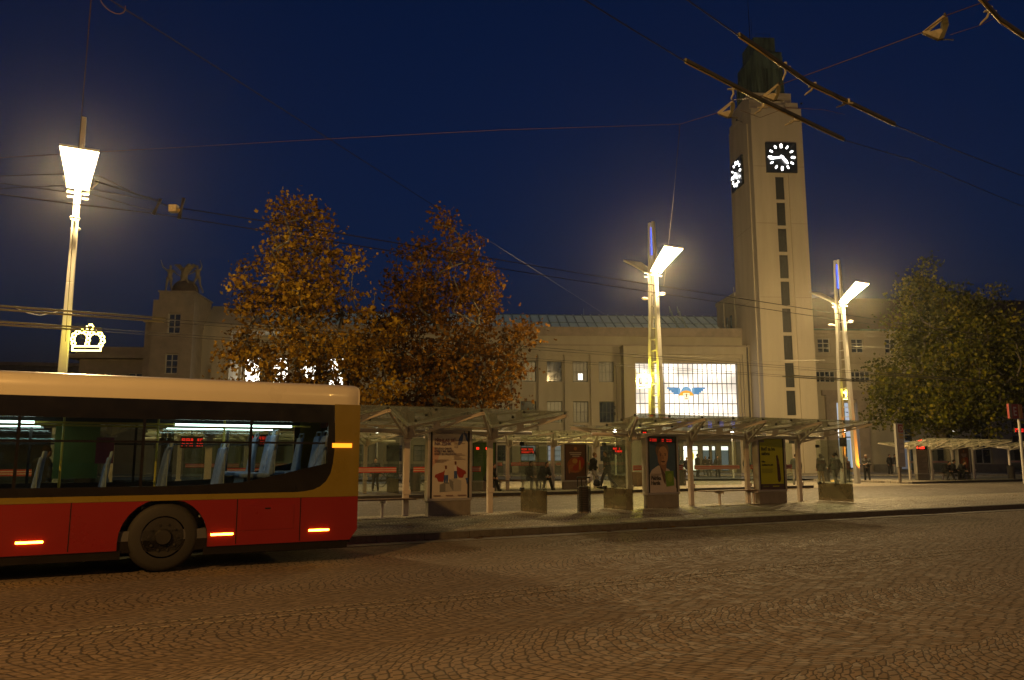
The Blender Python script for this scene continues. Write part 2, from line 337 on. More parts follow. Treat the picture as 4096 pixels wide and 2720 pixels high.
# kerb joints as small dark gaps are part of the granite; station side road and forecourt
ST=A(3073,1897,71); ST.z=0; SA=R(3.5)
def SWp(u,w_,z=0): return Vector((ST.x+u*math.cos(SA)-w_*math.sin(SA),ST.y+u*math.sin(SA)+w_*math.cos(SA),z))
mb=MB(); mb.quad(SWp(-110,-15,.131),SWp(90,-15,.131),SWp(90,-6.5,.131),SWp(-110,-6.5,.131)); struct('station_road',mb,M['asphalt'])
mb=MB(); mb.hexa([SWp(-110,-6.49,-.1),SWp(90,-6.49,-.1),SWp(90,6,-.1),SWp(-110,6,-.1)],[SWp(-110,-6.49,.2),SWp(90,-6.49,.2),SWp(90,6,.2),SWp(-110,6,.2)]); struct('station_pavement',mb,M['plaza'])
# fallen leaves
def leaf_verts(nl,size,rng):
    base=np.array([(0,-.5,0),(.32,-.28,.06),(.5,.02,0),(.2,.12,.05),(.12,.5,0),(-.16,.16,.05),(-.5,.05,0),(-.3,-.3,.06)])
    q=rng.normal(size=(nl,4)); q/=np.linalg.norm(q,axis=1)[:,None]
    w_,x,y,z=q.T
    Rm=np.stack([1-2*(y*y+z*z),2*(x*y-z*w_),2*(x*z+y*w_),2*(x*y+z*w_),1-2*(x*x+z*z),2*(y*z-x*w_),2*(x*z-y*w_),2*(y*z+x*w_),1-2*(x*x+y*y)],axis=1).reshape(-1,3,3)
    sz=size*rng.uniform(.55,1.25,size=nl)
    return base,Rm,sz
def leafmesh(name,pos,size,m,parent,rng,flat=False):
    nl=len(pos); base,Rm,sz=leaf_verts(nl,size,rng)
    if flat:
        a=rng.uniform(0,6.28,nl); Rm=np.zeros((nl,3,3)); Rm[:,0,0]=np.cos(a);Rm[:,0,1]=-np.sin(a);Rm[:,1,0]=np.sin(a);Rm[:,1,1]=np.cos(a);Rm[:,2,2]=1
    v=(np.einsum('nij,kj->nki',Rm,base)*sz[:,None,None]+pos[:,None,:]).reshape(-1,3)
    me=bpy.data.meshes.new(name); K=len(base)
    me.vertices.add(len(v)); me.vertices.foreach_set('co',v.astype(np.float32).ravel())
    me.loops.add(nl*K); me.loops.foreach_set('vertex_index',np.arange(nl*K,dtype=np.int32))
    me.polygons.add(nl); me.polygons.foreach_set('loop_start',np.arange(nl,dtype=np.int32)*K); me.polygons.foreach_set('loop_total',np.full(nl,K,dtype=np.int32))
    me.materials.append(m); me.update(); me.validate()
    o=bpy.data.objects.new(name,me); COL.objects.link(o)
    if parent: o.parent=parent
    return o
rng=np.random.default_rng(3)
pts=[]
for i in range(1500):
    t=rng.random()
    if t<.45: s_=rng.uniform(-5,34); n_=30.0-abs(rng.normal(0,.5)); z=.012
    elif t<.85: s_=rng.uniform(-5,34); n_=rng.uniform(31,40); z=.14
    elif t<.93: s_=rng.uniform(-5,40); n_=rng.uniform(15.6,19.8); z=.148
    else: s_=rng.uniform(0,40); n_=15.0-abs(rng.normal(0,.12)); z=.012
    p=RW(s_,n_,z); pts.append((p.x,p.y,p.z))
lv=leafmesh('fallen_leaves',np.array(pts),.13,M['leaf'],None,rng,flat=True); tag(lv,'yellow and brown fallen leaves scattered over both platforms and along the kerbs','leaves',kind='stuff')
# ------------------------------------------------------------------ station helpers (u along the front, w away, z up)
def hitS(px,py,w_):
    r=ray(px,py); ca,sa=math.cos(SA),math.sin(SA); rn=-sa*r.x+ca*r.y; on=sa*ST.x-ca*ST.y
    t=(w_-on)/rn; X,Y,Z=r.x*t,r.y*t,CH+r.z*t
    return ((X-ST.x)*ca+(Y-ST.y)*sa,Z)
def wall(mb,u0,u1,z0,z1,w_,holes,dep=.25,mi=0):
    us=sorted({u0,u1}|{h[0] for h in holes}|{h[1] for h in holes}); zs=sorted({z0,z1}|{h[2] for h in holes}|{h[3] for h in holes})
    for i in range(len(us)-1):
        for j in range(len(zs)-1):
            cu,cz=(us[i]+us[i+1])/2,(zs[j]+zs[j+1])/2
            if any(h[0]<cu<h[1] and h[2]<cz<h[3] for h in holes): continue
            mb.quad((us[i],w_,zs[j]),(us[i+1],w_,zs[j]),(us[i+1],w_,zs[j+1]),(us[i],w_,zs[j+1]),mi)
    for a,b,c,d in holes:
        e=w_+dep
        mb.quad((a,w_,c),(b,w_,c),(b,e,c),(a,e,c),mi); mb.quad((a,w_,d),(a,e,d),(b,e,d),(b,w_,d),mi)
        mb.quad((a,w_,c),(a,e,c),(a,e,d),(a,w_,d),mi); mb.quad((b,w_,c),(b,w_,d),(b,e,d),(b,e,c),mi)
wcache={}
def window(parent,a,b,c,d,w_,cols=2,rows=2,fm='frame',pm='pane',bar=.05,dep=.18,side=False,name='window',thick=.07):
    key=(round(b-a,2),round(d-c,2),cols,rows,fm,pm,bar,side)
    if key in wcache: o=wcache[key]; o2=dup(o); 
    else:
        W,H=b-a,d-c; mb=MB(); y0,y1=0,thick
        mb.box(0,W,y0,y1,0,thick); mb.box(0,W,y0,y1,H-thick,H); mb.box(0,thick,y0,y1,thick,H-thick); mb.box(W-thick,W,y0,y1,thick,H-thick)
        for i in range(1,cols): x=W*i/cols; mb.box(x-bar/2,x+bar/2,y0+.01,y1,thick,H-thick)
        for j in range(1,rows): z=H*j/rows; mb.box(thick,W-thick,y0+.013,y1,z-bar/2,z+bar/2)
        o2=mb.build(name,M[fm]); p=MB(); p.quad((0.01,y1-.01,.01),(W-.01,y1-.01,.01),(W-.01,y1-.01,H-.01),(.01,y1-.01,H-.01)); p.build('pane',M[pm],o2)
        wcache[key]=o2
    o2.parent=parent; o2.location=(a,w_+dep,c) ; o2.rotation_euler=(0,0,0)
    return o2
# ---- tower
TW,TD=4.95,6.3; TH=34.9
tower=thing('clock_tower','tall slender beige railway station clock tower with stepped top and ribbed copper lantern','tower',ST,SA)
wz=[]
uA,uB=2.05,2.95
zt=hitS(3107,705,0)[1]; zb=hitS(3150,1680,0)[1]
# ten windows between zt and below
pit=(zt-zb)/9.05
for i in range(12):
    d_=zt-i*pit; c_=d_-pit*.88
    if c_<2: break
    wz.append((c_,d_))
mb=MB()
# front face is built in three bays: left wall, sunk window strip, right wall
FR=.22
mb.box(0,uA-.0,0,TD,0,TH); mb.box(uB+.42,TW,0,TD,0,TH); mb.box(uB,uB+.42,.16,TD,0,zt+.45)
mb.box(uA,uB+.42,0,TD,zt+.45,TH)
mb.box(uA,uB,.42,TD,0,zt+.45)
mb.box(uA,uB,.15,.42,zt,zt+.45)
zprev=None
for i,(c_,d_) in enumerate(wz):
    lo=wz[i+1][1] if i+1<len(wz) else 0
    mb.box(uA,uB,.15,.42,lo,c_)
# pilaster fold on left face and front edge strip
mb.box(-.10,0,1.0,TD-1.0,0,TH-1.2)
mb.box(-.06,.55,-.06,0,0,TH-.5)
mb.build('shaft',M['plaster2'],tower)
for z in (9.5,16.3,23.4,29.0):
    for bb in ((.0,uA-.02,-.068,-.055),(uB+.44,TW,-.008,.002),(-.108,-.098,1.0,TD-1.0)): mb=MB(); mb.box(*bb,z,z+.03); mb.build('joint_line',M['stone'],tower)
mb=MB(); mb.box(-.02,3.5,.35,TD-.3,TH,TH+.55); mb.box(.15,4.35,.7,TD-.6,TH+.55,TH+1.9); mb.box(3.55,4.8,.3,TD-.8,TH,TH+.75); mb.box(.1,3.3,.55,.7,TH+.55,TH+1.1)
mb.build('parapet',M['plaster2'],tower)
for c_,d_ in wz:
    m1=MB(); W,H=uB-uA,d_-c_
    for i in range(1,5): m1.box(W*i/5-.012,W*i/5+.012,0,.04,0,H)
    for j in range(1,10): m1.box(0,W,.003,.038,H*j/10-.012,H*j/10+.012)
    fo=m1.build('window',M['darkframe'],tower,loc=(uA,.2,c_)); m1=MB(); m1.quad((0,.05,0),(W,.05,0),(W,.05,H),(0,.05,H)); m1.build('pane',M['tpane'],fo)
# lantern
LB=TH+1.9; LT=42.9
lx0,lx1,ly0,ly1=.95,3.65,1.0,5.6
mb=MB(); mb.box(lx0,lx1,ly0,ly1,LB-.6,LT-1.6); mb.box(lx0+.15,lx1-.45,ly0+.2,ly1-1.2,LT-1.6,LT); mb.box(lx0-.06,lx1+.06,ly0+.9,ly1-.9,LB-.6,LT-2.6)
mb.box(lx0+.3,lx1-.0,ly0-.12,ly0,LT-3.4,LT-1.8)
mb.build('lantern',M['copper'],tower)
mb=MB()
for i in range(9):
    x=lx0+(lx1-lx0)*i/8; mb.box(x-.07,x+.07,ly0-.14,ly0,LB-.6,LT-3.4 if 0<i<8 else LT-1.7)
for i in range(12):
    y=ly0+(ly1-ly0)*i/11; mb.box(lx0-.16,lx0-.06 if 2<i<10 else lx0,y-.08,y+.08,LB-.6,LT-2.0-(.9 if i>8 else 0)); mb.box(lx1+.06 if 2<i<10 else lx1,lx1+.16,y-.08,y+.08,LB-.6,LT-2.2)
for i in range(5):
    x=lx0+.2+(lx1-lx0-.7)*i/4; mb.box(x-.05,x+.05,ly0+.12,ly0+.2,LT-1.6,LT-.1)
mb.build('copper_rib',M['copper'],tower)
mb=MB(); mb.tube([(lx0+.5,3,LT),(lx0+.45,3,LT+6)],[.05,.02]); mb.tube([(lx0+.15,1.6,LT-.1),(lx0+.15,1.6,LT+2.2)],.02); 
for x in (lx0+.5,lx0+1.3,lx0+1.9): mb.tube([(x,1.4,LT),(x,1.4,LT+.55)],.02)
mb.bar((lx0+.5,1.4,LT+.5),(lx0+1.9,1.4,LT+.5),.02,.02)
mb.build('antenna',M['dark'],tower)
def clock(parent,loc,rz):
    mb=MB(); Sz=1.5; mb.box(-Sz,Sz,-.22,.0,-Sz,Sz)
    o=mb.build('clock',M['clockface'],parent,loc=loc,rot=(0,0,rz),bevel=.03)
    for k in range(12):
        mk=MB()
        a=math.pi/6*k; big=(k%3==0); r0,r1=(.92,1.32) if big else (.98,1.30); hw=.10 if big else .072
        d=Vector((math.sin(a),0,math.cos(a))); q=Vector((math.cos(a),0,-math.sin(a)))
        n=8; pts=[]
        for e,cx in ((1,r1-hw),(-1,r0+hw)):
            for i in range(n+1):
                t=-math.pi/2+math.pi*i/n; pts.append(d*(cx+e*hw*math.cos(t))+q*(hw*math.sin(t)*e))
        mk.poly([(p.x,p.z) for p in pts],-.262,-.232)
        mk.build('hour_marker',M['clock'],o)
    def hand(nm,ang,ln,hw,y):
        d=Vector((math.sin(ang),0,math.cos(ang))); q=Vector((math.cos(ang),0,-math.sin(ang)))
        P=[d*-.18+q*-hw*.7,d*ln*.7+q*-hw*1.35,d*ln+q*-hw*.5,d*ln+q*hw*.5,d*ln*.7+q*hw*1.35,d*-.18+q*hw*.7]
        h=MB(); h.poly([(p.x,p.z) for p in P],y-.03,y); h.build(nm,M['clock'],o)
    hand('minute_hand',R(43.5*6),1.22,.07,-.29); hand('hour_hand',R(4*30+21),.86,.085,-.33)
cu,cz=2.69,29.87
clock(tower,(cu,0,cz),0); clock(tower,(-.10,TD*.60,cz-.25),-math.pi/2)
mb=MB(); mb.tube([(-.6,2.0,TH-.4),(-.05,2.2,TH-.5)],.03); mb.box(-.75,-.6,1.9,2.1,TH-.45,TH-.3); mb.tube([(TW,1,TH+.2),(TW+.5,1,TH+1)],.02); mb.ell((TW+.55,1,TH+1.05),(.12,.12,.1)); mb.build('floodlight_arm',M['dark'],tower)
# stair block behind the tower
ann=thing('stair_block','low beige stair block with three slit windows behind the clock tower','building',SWp(0,TD+.05),SA)
mb=MB(); AH=18.1; mb.box(0,4.7,0,6,0,AH-.35); mb.box(-.12,4.8,-.0,6.1,AH-.35,AH); mb.tube([(.0,.3,AH-6),(-.06,.3,AH+.6)],.04); mb.tube([(-.1,3.4,AH-3),(-.1,3.4,AH)],.05)
mb.build('wall',M['plaster'],ann)
for i in range(3):
    m1=MB(); m1.box(-.03,.02,1.3+i*1.15,1.3+i*1.15+.55,AH-4.2,AH-2.1); m1.build('window',M['pane'],ann)
# ---- main station hall
hall=thing('station_hall','long beige station hall with glowing grid window, pilasters and glazed roof left of the tower','building',SWp(0,4.8),SA)
W0=4.8   # everything below is in the hall frame: w measured from the main wall
mb=MB(); holes=[]; wins=[]
cols=[-21.5-1.85-2.51*2.0]
pitch=2.52
c0=-14.33+.0
ucols=[c0+.0-pitch*k for k in range(0,9)]
for k,u in enumerate(ucols):
    for (c_,d_,t) in ((8.79,10.76,'up'),(4.9,6.92,'mid'),(1.25,2.75,'low')):
        if u-.0< -39.0 and t!='low': continue
        holes.append((u,u+1.47,c_,d_)); wins.append((u,u+1.47,c_,d_,t,k))
lit=[]
for k in range(5):
    u=-50.5+2.58*k*1.0; lit.append((u,u+1.5,4.6,10.95)); holes.append(lit[-1])
for k in range(6):
    u=-50.4+2.58*k; holes.append((u,u+1.4,1.25,2.75)); wins.append((u,u+1.4,1.25,2.75,'low',20+k))
PW=(-11.06,-1.2,5.28,10.52)
EN=(-9.6,-1.4,.2,3.3)
holes_main=[h for h in holes]+[EN]
wall(mb,-53,-12.2,0.2,14.05,0,[h for h in holes],dep=.3)
wall(mb,-12.2,0.0,.2,14.05,0,[PW,EN],dep=.5)
mb.box(-53,.4,0.5,.9,12.6,14.05)
mb.build('wall',M['plaster'],hall)
mb=MB()
mb.box(-53,.45,-.12,.5,13.25,14.12); mb.box(-53,.4,-.04,0,12.3,12.42)
mb.build('parapet',M['stone'],hall)
mb=MB(); mb.box(-53,-12.3,-.10,0,11.55,11.75); mb.box(-38.9,-12.3,-.07,0,11.3,11.55)
mb.build('cornice',M['plaster'],hall)
for k in range(10):
    u=c0+1.47+.21-pitch*k+.0
    m1=MB(); m1.box(u,u+.62,-.28,0,.2,11.3); m1.box(u-.06,u+.68,-.34,0,11.3,11.42) 
    if u<-39.5: continue
    m1.build('pilaster',M['plaster'],hall)
for k in range(6):
    u=-51.3+2.58*k; m1=MB(); m1.box(u-.02,u+.62,-.3,0,.2,11.3); m1.build('pilaster',M['plaster'],hall)
mb=MB(); mb.box(-53,-12.3,-.06,0,.2,1.0); mb.box(-53,-12.3,-.05,0,3.5,3.66); mb.build('plinth',M['plinth'],hall)
for (a,b,c_,d_,t,k) in wins:
    if t=='low': window(hall,a,b,c_,d_,0,2,3,'darkframe','dimpane' if k in(2,3) else 'curtain' if k%2 else 'pane',dep=.2)
    else: window(hall,a,b,c_,d_,0,4,2,'darkframe','curtain' if (k+(t=='up'))%3 else 'pane',bar=.045,dep=.2)
m1=MB(); m1.box(0,.42,0,.02,0,.62); m1.build('lit_curtain',emit('lit_blind',(1,.97,.85),2.0),hall,loc=(ucols[1]+.55,.235,9.0))
for (a,b,c_,d_) in lit: window(hall,a,b,c_,d_,0,3,6,'darkframe','litpane',bar=.04,dep=.2)
# portal frame
mb=MB(); P0,P1=-12.25,.0; pz=12.05
yo=-1.8
def frame(mb,a0,a1,z1,b0,b1,zb0,zb1,y0,y1):
    mb.box(a0,b0,y0,y1,.2,z1); mb.box(b1,a1,y0,y1,.2,z1); mb.box(b0,b1,y0,y1,zb1,z1)
frame(mb,P0,P1,pz,-11.5,-.75,0,11.3,yo,0)
frame(mb,-11.5,-.75,11.3,-11.3,-.95,0,11.0,yo+.2,0)
frame(mb,-11.3,-.95,11.0,-11.06,-1.2,0,10.75,yo+.4,0)
mb.box(-11.06,-1.2,yo+.5,0,4.3,5.28); mb.box(-11.06,-1.2,yo+.5,.0,10.52,10.75)
mb.build('portal_frame',M['plaster'],hall)
mb=MB(); mb.box(P0-.06,P1+.04,yo-.07,0,pz,pz+.14); mb.box(-11.0,-1.25,-1.9,-1.3,3.75,4.3); mb.build('canopy',M['stone'],hall)
# portal window: shift to front plane of portal recess
gy=-1.0
gm=MB(); U0,U1,Z0,Z1=PW
nx=21
for i in range(nx+1):
    u=U0+(U1-U0)*i/nx; hw=.028 if i%2 else .018
    if i%3==0: hw=.032
    gm.box(u-hw,u+hw,gy,gy+.08,Z0,Z1)
nz=6
for j in range(nz+1):
    z=Z1-.96*(nz-j) if j else Z0
    if z<Z0: continue
    hw=.04 if j%2==0 else .022
    gm.box(U0,U1,gy+.003,gy+.077,z-hw,z+hw)
pw=gm.build('portal_window',M['darkframe'],hall)
# lit opal panes: noise put into the glow for the unevenly lit room behind
m,nt_,b_=nodes('opal_lit'); L=nt_.links.new
tc=N(nt_,'ShaderNodeTexCoord'); no=N(nt_,'ShaderNodeTexNoise',i_Scale=.42,i_Detail=1.5); mpp=N(nt_,'ShaderNodeMapping'); mpp.inputs['Location'].default_value=(3.1,0,1.7)
L(tc.outputs['Object'],mpp.inputs[0]); L(mpp.outputs[0],no.inputs['Vector']); mr=N(nt_,'ShaderNodeMapRange'); mr.inputs['From Min'].default_value=.35; mr.inputs['From Max'].default_value=.65; mr.inputs['To Min'].default_value=.85; mr.inputs['To Max'].default_value=1.9
L(no.outputs['Fac'],mr.inputs['Value']); L(mr.outputs[0],b_.inputs['Emission Strength']); b_.inputs['Emission Color'].default_value=(1,.88,.74,1); b_.inputs['Base Color'].default_value=(.1,.1,.1,1)
M['opal']=m
m1=MB(); m1.quad((U0,gy+.06,Z0),(U1,gy+.06,Z0),(U1,gy+.06,Z1),(U0,gy+.06,Z1)); m1.build('pane',M['opal'],pw)
# winged hat emblem in coloured glass
ex,ez=-6.12,7.45
EB=emit('emblem_blue',(.03,.30,.62),.75); EL=emit('emblem_light_blue',(.13,.45,.75),.8); EO=emit('emblem_orange',(1,.42,.02),1.0); EC=emit('emblem_cream',(1,.82,.5),1.5); ED=emit('emblem_lines',(.5,.27,.05),.5)
em=MB(); yy=gy-.004
for sg in (-1,1):
    for i,(x0,x1,z0,z1) in enumerate(((.75,1.85,.62,.78),(.75,1.65,.44,.62),(.75,1.45,.27,.44),(.62,1.25,.10,.27))):
        a,b=sorted((sg*x0,sg*x1)); em.poly([(ex+a,ez+z0),(ex+b,ez+z0),(ex+b,ez+z1),(ex+a,ez+z1)],yy-.01,yy,0)
    a,b=sorted((sg*.55,sg*.78)); em.poly([(ex+a,ez+.15),(ex+b,ez+.15),(ex+b,ez+.70),(ex+a,ez+.70)],yy-.014,yy,1)
dome=[(ex+.52*math.cos(math.pi*i/12),ez+.30+.55*math.sin(math.pi*i/12)) for i in range(13)]; em.poly(dome,yy-.018,yy-.002,1)
brim=[(ex+.70*math.cos(math.pi*i/14),ez-.02+.50*math.sin(math.pi*i/14)) for i in range(15)]; em.poly(brim,yy-.026,yy-.003,2)
em.poly([(ex-.30,ez-.42),(ex+.30,ez-.42),(ex+.30,ez+.22),(ex-.30,ez+.22)],yy-.03,yy-.005,3)
em.box(ex-.05,ex+.05,yy-.04,yy-.03,ez-.18,ez+.17,4); em.box(ex-.22,ex-.07,yy-.038,yy-.03,ez+.08,ez+.13,4); em.box(ex+.07,ex+.22,yy-.038,yy-.03,ez+.08,ez+.13,4); em.box(ex-.15,ex+.15,yy-.038,yy-.03,ez-.34,ez-.27,4)
em.build('winged_hat_emblem',[EB,EL,EO,EC,ED],pw)
# entrance below
mb=MB(); wall(mb,-9.6,-1.4,.2,3.3,.45,[(-7.0,-6.55,.3,2.75),(-6.2,-4.7,.3,2.75),(-4.3,-3.6,.3,2.75),(-3.4,-3.0,.3,2.75),(-2.5,-1.7,.3,2.75)],.1)
mb.build('entrance_wall',M['concrete'],hall)
def door(u0,u1,pm,nm='door'):
    W=u1-u0; m1=MB(); m1.box(0,.06,0,.06,0,2.45); m1.box(W-.06,W,0,.06,0,2.45); m1.box(.06,W-.06,0,.06,2.37,2.45); m1.box(.06,W-.06,0,.06,1.95,2.0); m1.box(.06,W-.06,0,.06,0,.1)
    o=m1.build(nm,M['darkframe'],hall,loc=(u0,.5,.3)); p=MB(); p.quad((0,.05,0),(W,.05,0),(W,.05,1.95),(0,.05,1.95),0); p.quad((0,.05,1.96),(W,.05,1.96),(W,.05,2.45),(0,.05,2.45),1); p.build('pane',pm,o)
DIM=emit('shop_interior',(.7,.85,.9),.16); BR=emit('shop_light',(1,.97,.92),2.4); WY=emit('shop_bright',(1,.93,.7),2.6)
door(-7.0,-6.55,[DIM,emit('shop_soft',(.8,.95,1),.9)]); door(-6.2,-4.7,[WY,BR]); door(-4.3,-3.6,[DIM,BR]); door(-3.4,-3.0,[DIM,BR]); door(-2.5,-1.7,[DIM,BR])
m1=MB(); m1.ell((-5.35,.46,1.75),(.2,.05,.42),mi=0); m1.build('shop_sign',emit('yellow_shop_sign',(1,.62,.02),2),hall)
m1=MB(); m1.box(-2.75,-1.75,.2,.28,3.35,3.7); sg=m1.build('exit_sign',emit('exit_sign_face',(.45,.5,.3),.35),hall); m1=MB(); m1.box(-2.2,-1.9,.17,.2,3.43,3.62); m1.poly([(-1.92,3.40),(-1.8,3.52),(-1.92,3.65)],.16,.2); m1.build('arrow',emit('exit_green',(.0,.5,.12),.6),sg)
# small blue lettering over the canopy
for i,u in enumerate((-7.3,-6.3,-4.4,-3.3,-2.2)):
    m1=MB(); 
    for k in range(3): m1.box(u+.14*k,u+.14*k+.05,-1.98,-1.94,4.35,4.95)
    m1.box(u,u+.33,-1.975,-1.945,4.62,4.68); m1.build('blue_sign_character',M['bluesign'],hall)
# glazed roof
mb=MB(); RU0,RU1=-49.5,-1.8+3.4
for (y0,z0,y1,z1) in ((3.2,13.6,11.2,17.35),):
    mb.quad((RU0,y0,z0),(RU1,y0,z0),(RU1,y1,z1),(RU0,y1,z1)); mb.quad((RU0,y1,z1),(RU1,y1,z1),(RU1,19,z0),(RU0,19,z0))
mb.quad((RU0,y0,z0),(RU0,y1,z1),(RU0,19,z0),(RU0,19,12)) 
mb.build('glazed_roof',M['roofglass'],hall)
mb=MB(); i=0; u=RU0
while u<=RU1:
    mb.bar((u,3.2,13.66),(u,11.2,17.41),.09,.1); u+=.98
for t in (.05,.34,.62,.97): mb.bar((RU0,3.2+8*t,13.65+3.75*t),(RU1,3.2+8*t,13.65+3.75*t),.08,.08)
# roof maintenance ladder hoop
for du in (0,.9):
    for k in range(5): mb.tube([(-5.2+du+k*.28,3.3+k*1.9,13.9+k*.9),(-5.3+du+k*.28,3.8+k*1.9,14.9+k*.9),(-5.1+du+k*.28,4.3+k*1.9,14.3+k*.9)],.05,5)
mb.tube([(-14,11.2,17.4),(-14,11.2,18.1)],.03)
mb.build('glazing_bar',M['roofbar'],hall)
mb=MB(); mb.box(-53,0,.9,24,.2,12.6); mb.build('hall_body',M['plinth'],hall)
mb=MB()
for (u,z) in ((-12.9,6.2),(-12.9,5.6)): mb.box(u,u+.1,-.1,0,z,z+.3)
mb.tube([(-.35,-1.95,12.0),(-.35,-1.95,.3)],.07); mb.tube([(.28,-.2,13.2),(.28,-.2,11.5),(-.3,-1.7,12.2)],.08)
mb.build('drainpipe',M['dark'],hall)
# ---- corner pavilion with sculpture
pav=thing('corner_pavilion','square stone pavilion at the left end of the station carrying a sculpture group','building',SWp(-54.9,-1.2),SA)
mb=MB(); PWd=4.15; 
hs=[(1.95,3.05,12.2,14.0),(1.93,3.03,8.7,10.45),(1.93,3.03,5.2,7.0)]
wall(mb,.65,PWd,.2,15.15,0,[h for h in hs],.3)
mb.box(.65,PWd,.35,6.0,.2,15.15) if False else None
mb.quad((PWd,0,.2),(PWd,6.2,.2),(PWd,6.2,15.15),(PWd,0,15.15)); mb.quad((.65,6.2,.2),(.65,0,.2),(.65,0,15.15),(.65,6.2,15.15)); mb.quad((.65,0,15.15),(PWd,0,15.15),(PWd,6.2,15.15),(.65,6.2,15.15))
mb.box(0,.65,.3,6.2,.2,13.2); mb.box(-.15,.65,.15,6.3,13.2,13.45)
for z in np.arange(1.3,15,1.15): mb.box(.64,PWd+.012,-.012,.0,z,z+.035)
mb.build('wall',M['pavstone'],pav)
mb=MB(); mb.box(1.0,3.95,.3,5.2,15.15,15.95); mb.box(.6,PWd+.06,-.06,6.2,15.15,15.22) if False else None
mb.box(.9,4.05,.2,5.3,15.9,16.02); mb.build('attic',M['pavstone'],pav)
for h in hs: window(pav,*h,0,2,3,'frame','pane',bar=.07,dep=.2,thick=.09)
# link wing between pavilion and hall
mb=MB(); mb.box(PWd,6.6,2.6,6.0,.2,12.9); mb.box(PWd+1.0,PWd+2.1,2.3,2.6,.2,9.8); mb.box(PWd,PWd+8,2.8,6.2,12.9,13.5); mb.hexa([(PWd,3,13.5),(PWd+5,3,13.5),(PWd+5,10,13.5),(PWd,10,13.5)],[(PWd,5,15.6),(PWd+1,5,15.6),(PWd+3,10,15.6),(PWd,10,15.6)])
mb.build('link_wing',M['plaster'],pav)
# ---- low wing left
low=thing('low_wing','low flat-roofed stone wing at the far left behind the bus','building',SWp(-61.9,1.0),SA)
mb=MB(); hs2=[(1.6,3.7,6.9,9.0),(5.0,6.9,6.9,9.0)]
wall(mb,.8,7.6,.2,10.2,0,hs2,.3); mb.quad((.8,6,.2),(.8,0,.2),(.8,0,10.2),(.8,6,10.2)); mb.build('wall',M['pavstone'],low)
mb=MB(); mb.box(0,7.6,-.8,6,10.2,10.55); mb.box(.5,7.6,-.3,6,10.55,11.25); mb.build('roof',M['pavstone'],low)
for h in hs2: window(low,*h,0,3,2,'frame','pane',bar=.12,dep=.2)
mb=MB(); mb.box(5.9,7.2,3,4.2,11.25,13.0); mb.build('chimney',M['tile'],low)
# ---- distant low building far left
far=thing('distant_building','dark flat-roofed building low on the horizon behind the bus roof','building',(-80,95,0),R(10))
mb=MB(); mb.box(-20,26,0,10,0,13.1); mb.build('wall',M['plinth'],far); mb=MB(); mb.box(-20.3,26.3,-.3,10.3,13.1,13.5); mb.build('roof',M['stone'],far)
# ---- right wing
rw=thing('office_wing','beige office wing with brown hipped roof on the right of the clock tower','building',SWp(TW,4.8),SA)
mb=MB(); RL=48.0; hs3=[];specs=[]
for k in range(12):
    u=2.55+3.42*k; hs3.append((u,u+1.3,11.85,13.25)); specs.append((hs3[-1],2,3))
    u2=2.2+3.55*k; 
    if k!=1 or True: hs3.append((u2,u2+2.0,8.9,10.0)); specs.append((hs3[-1],4,2))
hs3.append((3.9,6.0,.5,6.9))
for k in range(2,11): u=2.2+3.9*k; hs3.append((u,u+1.7,1.0,5.2)); specs.append((hs3[-1],2,3))
hs3.sort()
wall(mb,0,RL,.2,13.7,0,hs3,.35)
mb.build('wall',M['plaster'],rw)
mb=MB(); mb.box(0,RL,-.45,0,13.7,14.02); mb.box(0,RL,-.18,0,13.5,13.7); mb.box(0,RL,-.15,0,11.45,11.7); mb.box(0,RL,-.22,0,10.75,11.0); mb.build('cornice',M['plaster'],rw)
mb=MB(); mb.box(2.9,3.9,-.35,0,.2,7.2); mb.box(6.0,7.1,-.35,0,.2,7.2); mb.box(2.9,7.1,-.38,0,7.2,7.6); mb.box(2.6,7.4,-.3,0,7.6,8.1); mb.build('portal_frame',M['stone'],rw)
for (h,c_,r_) in specs: window(rw,*h,0,c_,r_,'frame','pane',bar=.08,dep=.25)
PL=emit('lobby_light',(.75,.85,1),.55)
m1=MB(); m1.box(0,2.1,0,.08,0,.12); m1.box(0,2.1,0,.08,3.0,3.12); m1.box(0,.08,0,.08,0,6.4); m1.box(2.02,2.1,0,.08,0,6.4); m1.box(1.0,1.1,0,.08,0,6.4); o=m1.build('lobby_window',M['darkframe'],rw,loc=(3.9,.3,.5))
m1=MB(); m1.quad((0,.07,0),(2.1,.07,0),(2.1,.07,6.4),(0,.07,6.4),0); m1.quad((.1,.05,3.2),(.95,.05,3.2),(.95,.05,4.6),(.1,.05,4.6),1); m1.build('pane',[PL,emit('lobby_bright',(1,.97,.9),2.2)],o)
mb=MB(); zt_=18.9
mb.add([(-.1,-.5,14.02),(RL,-.5,14.02),(RL,7.5,zt_),(-.1,7.5,zt_),(-.1,15,14.02),(RL,15,14.02)],[(0,1,2,3),(3,2,5,4),(0,3,4)]); mb.build('roof',M['tile'],rw)
mb=MB(); mb.tube([(-.1,-.55,14.05),(RL,-.55,14.05)],.09); mb.build('gutter',M['copper'],rw)
mb=MB(); mb.box(0,RL,.6,14.5,.2,13.9); mb.build('wing_body',M['plinth'],rw)
mb=MB(); mb.box(0,2.4,-.3,0,.2,1.7); mb.box(7.4,RL,-.12,0,.2,.95); mb.build('plinth',M['plinth'],rw)
for i,(u0,u1) in enumerate(((10.0,10.9),(11.4,12.3))):
    m1=MB(); m1.box(u0,u1,-.5,-.4,.5,3.2); m1.build('display_panel',emit('pale_panel_%d'%i,(.8,.8,.85),.10),rw)
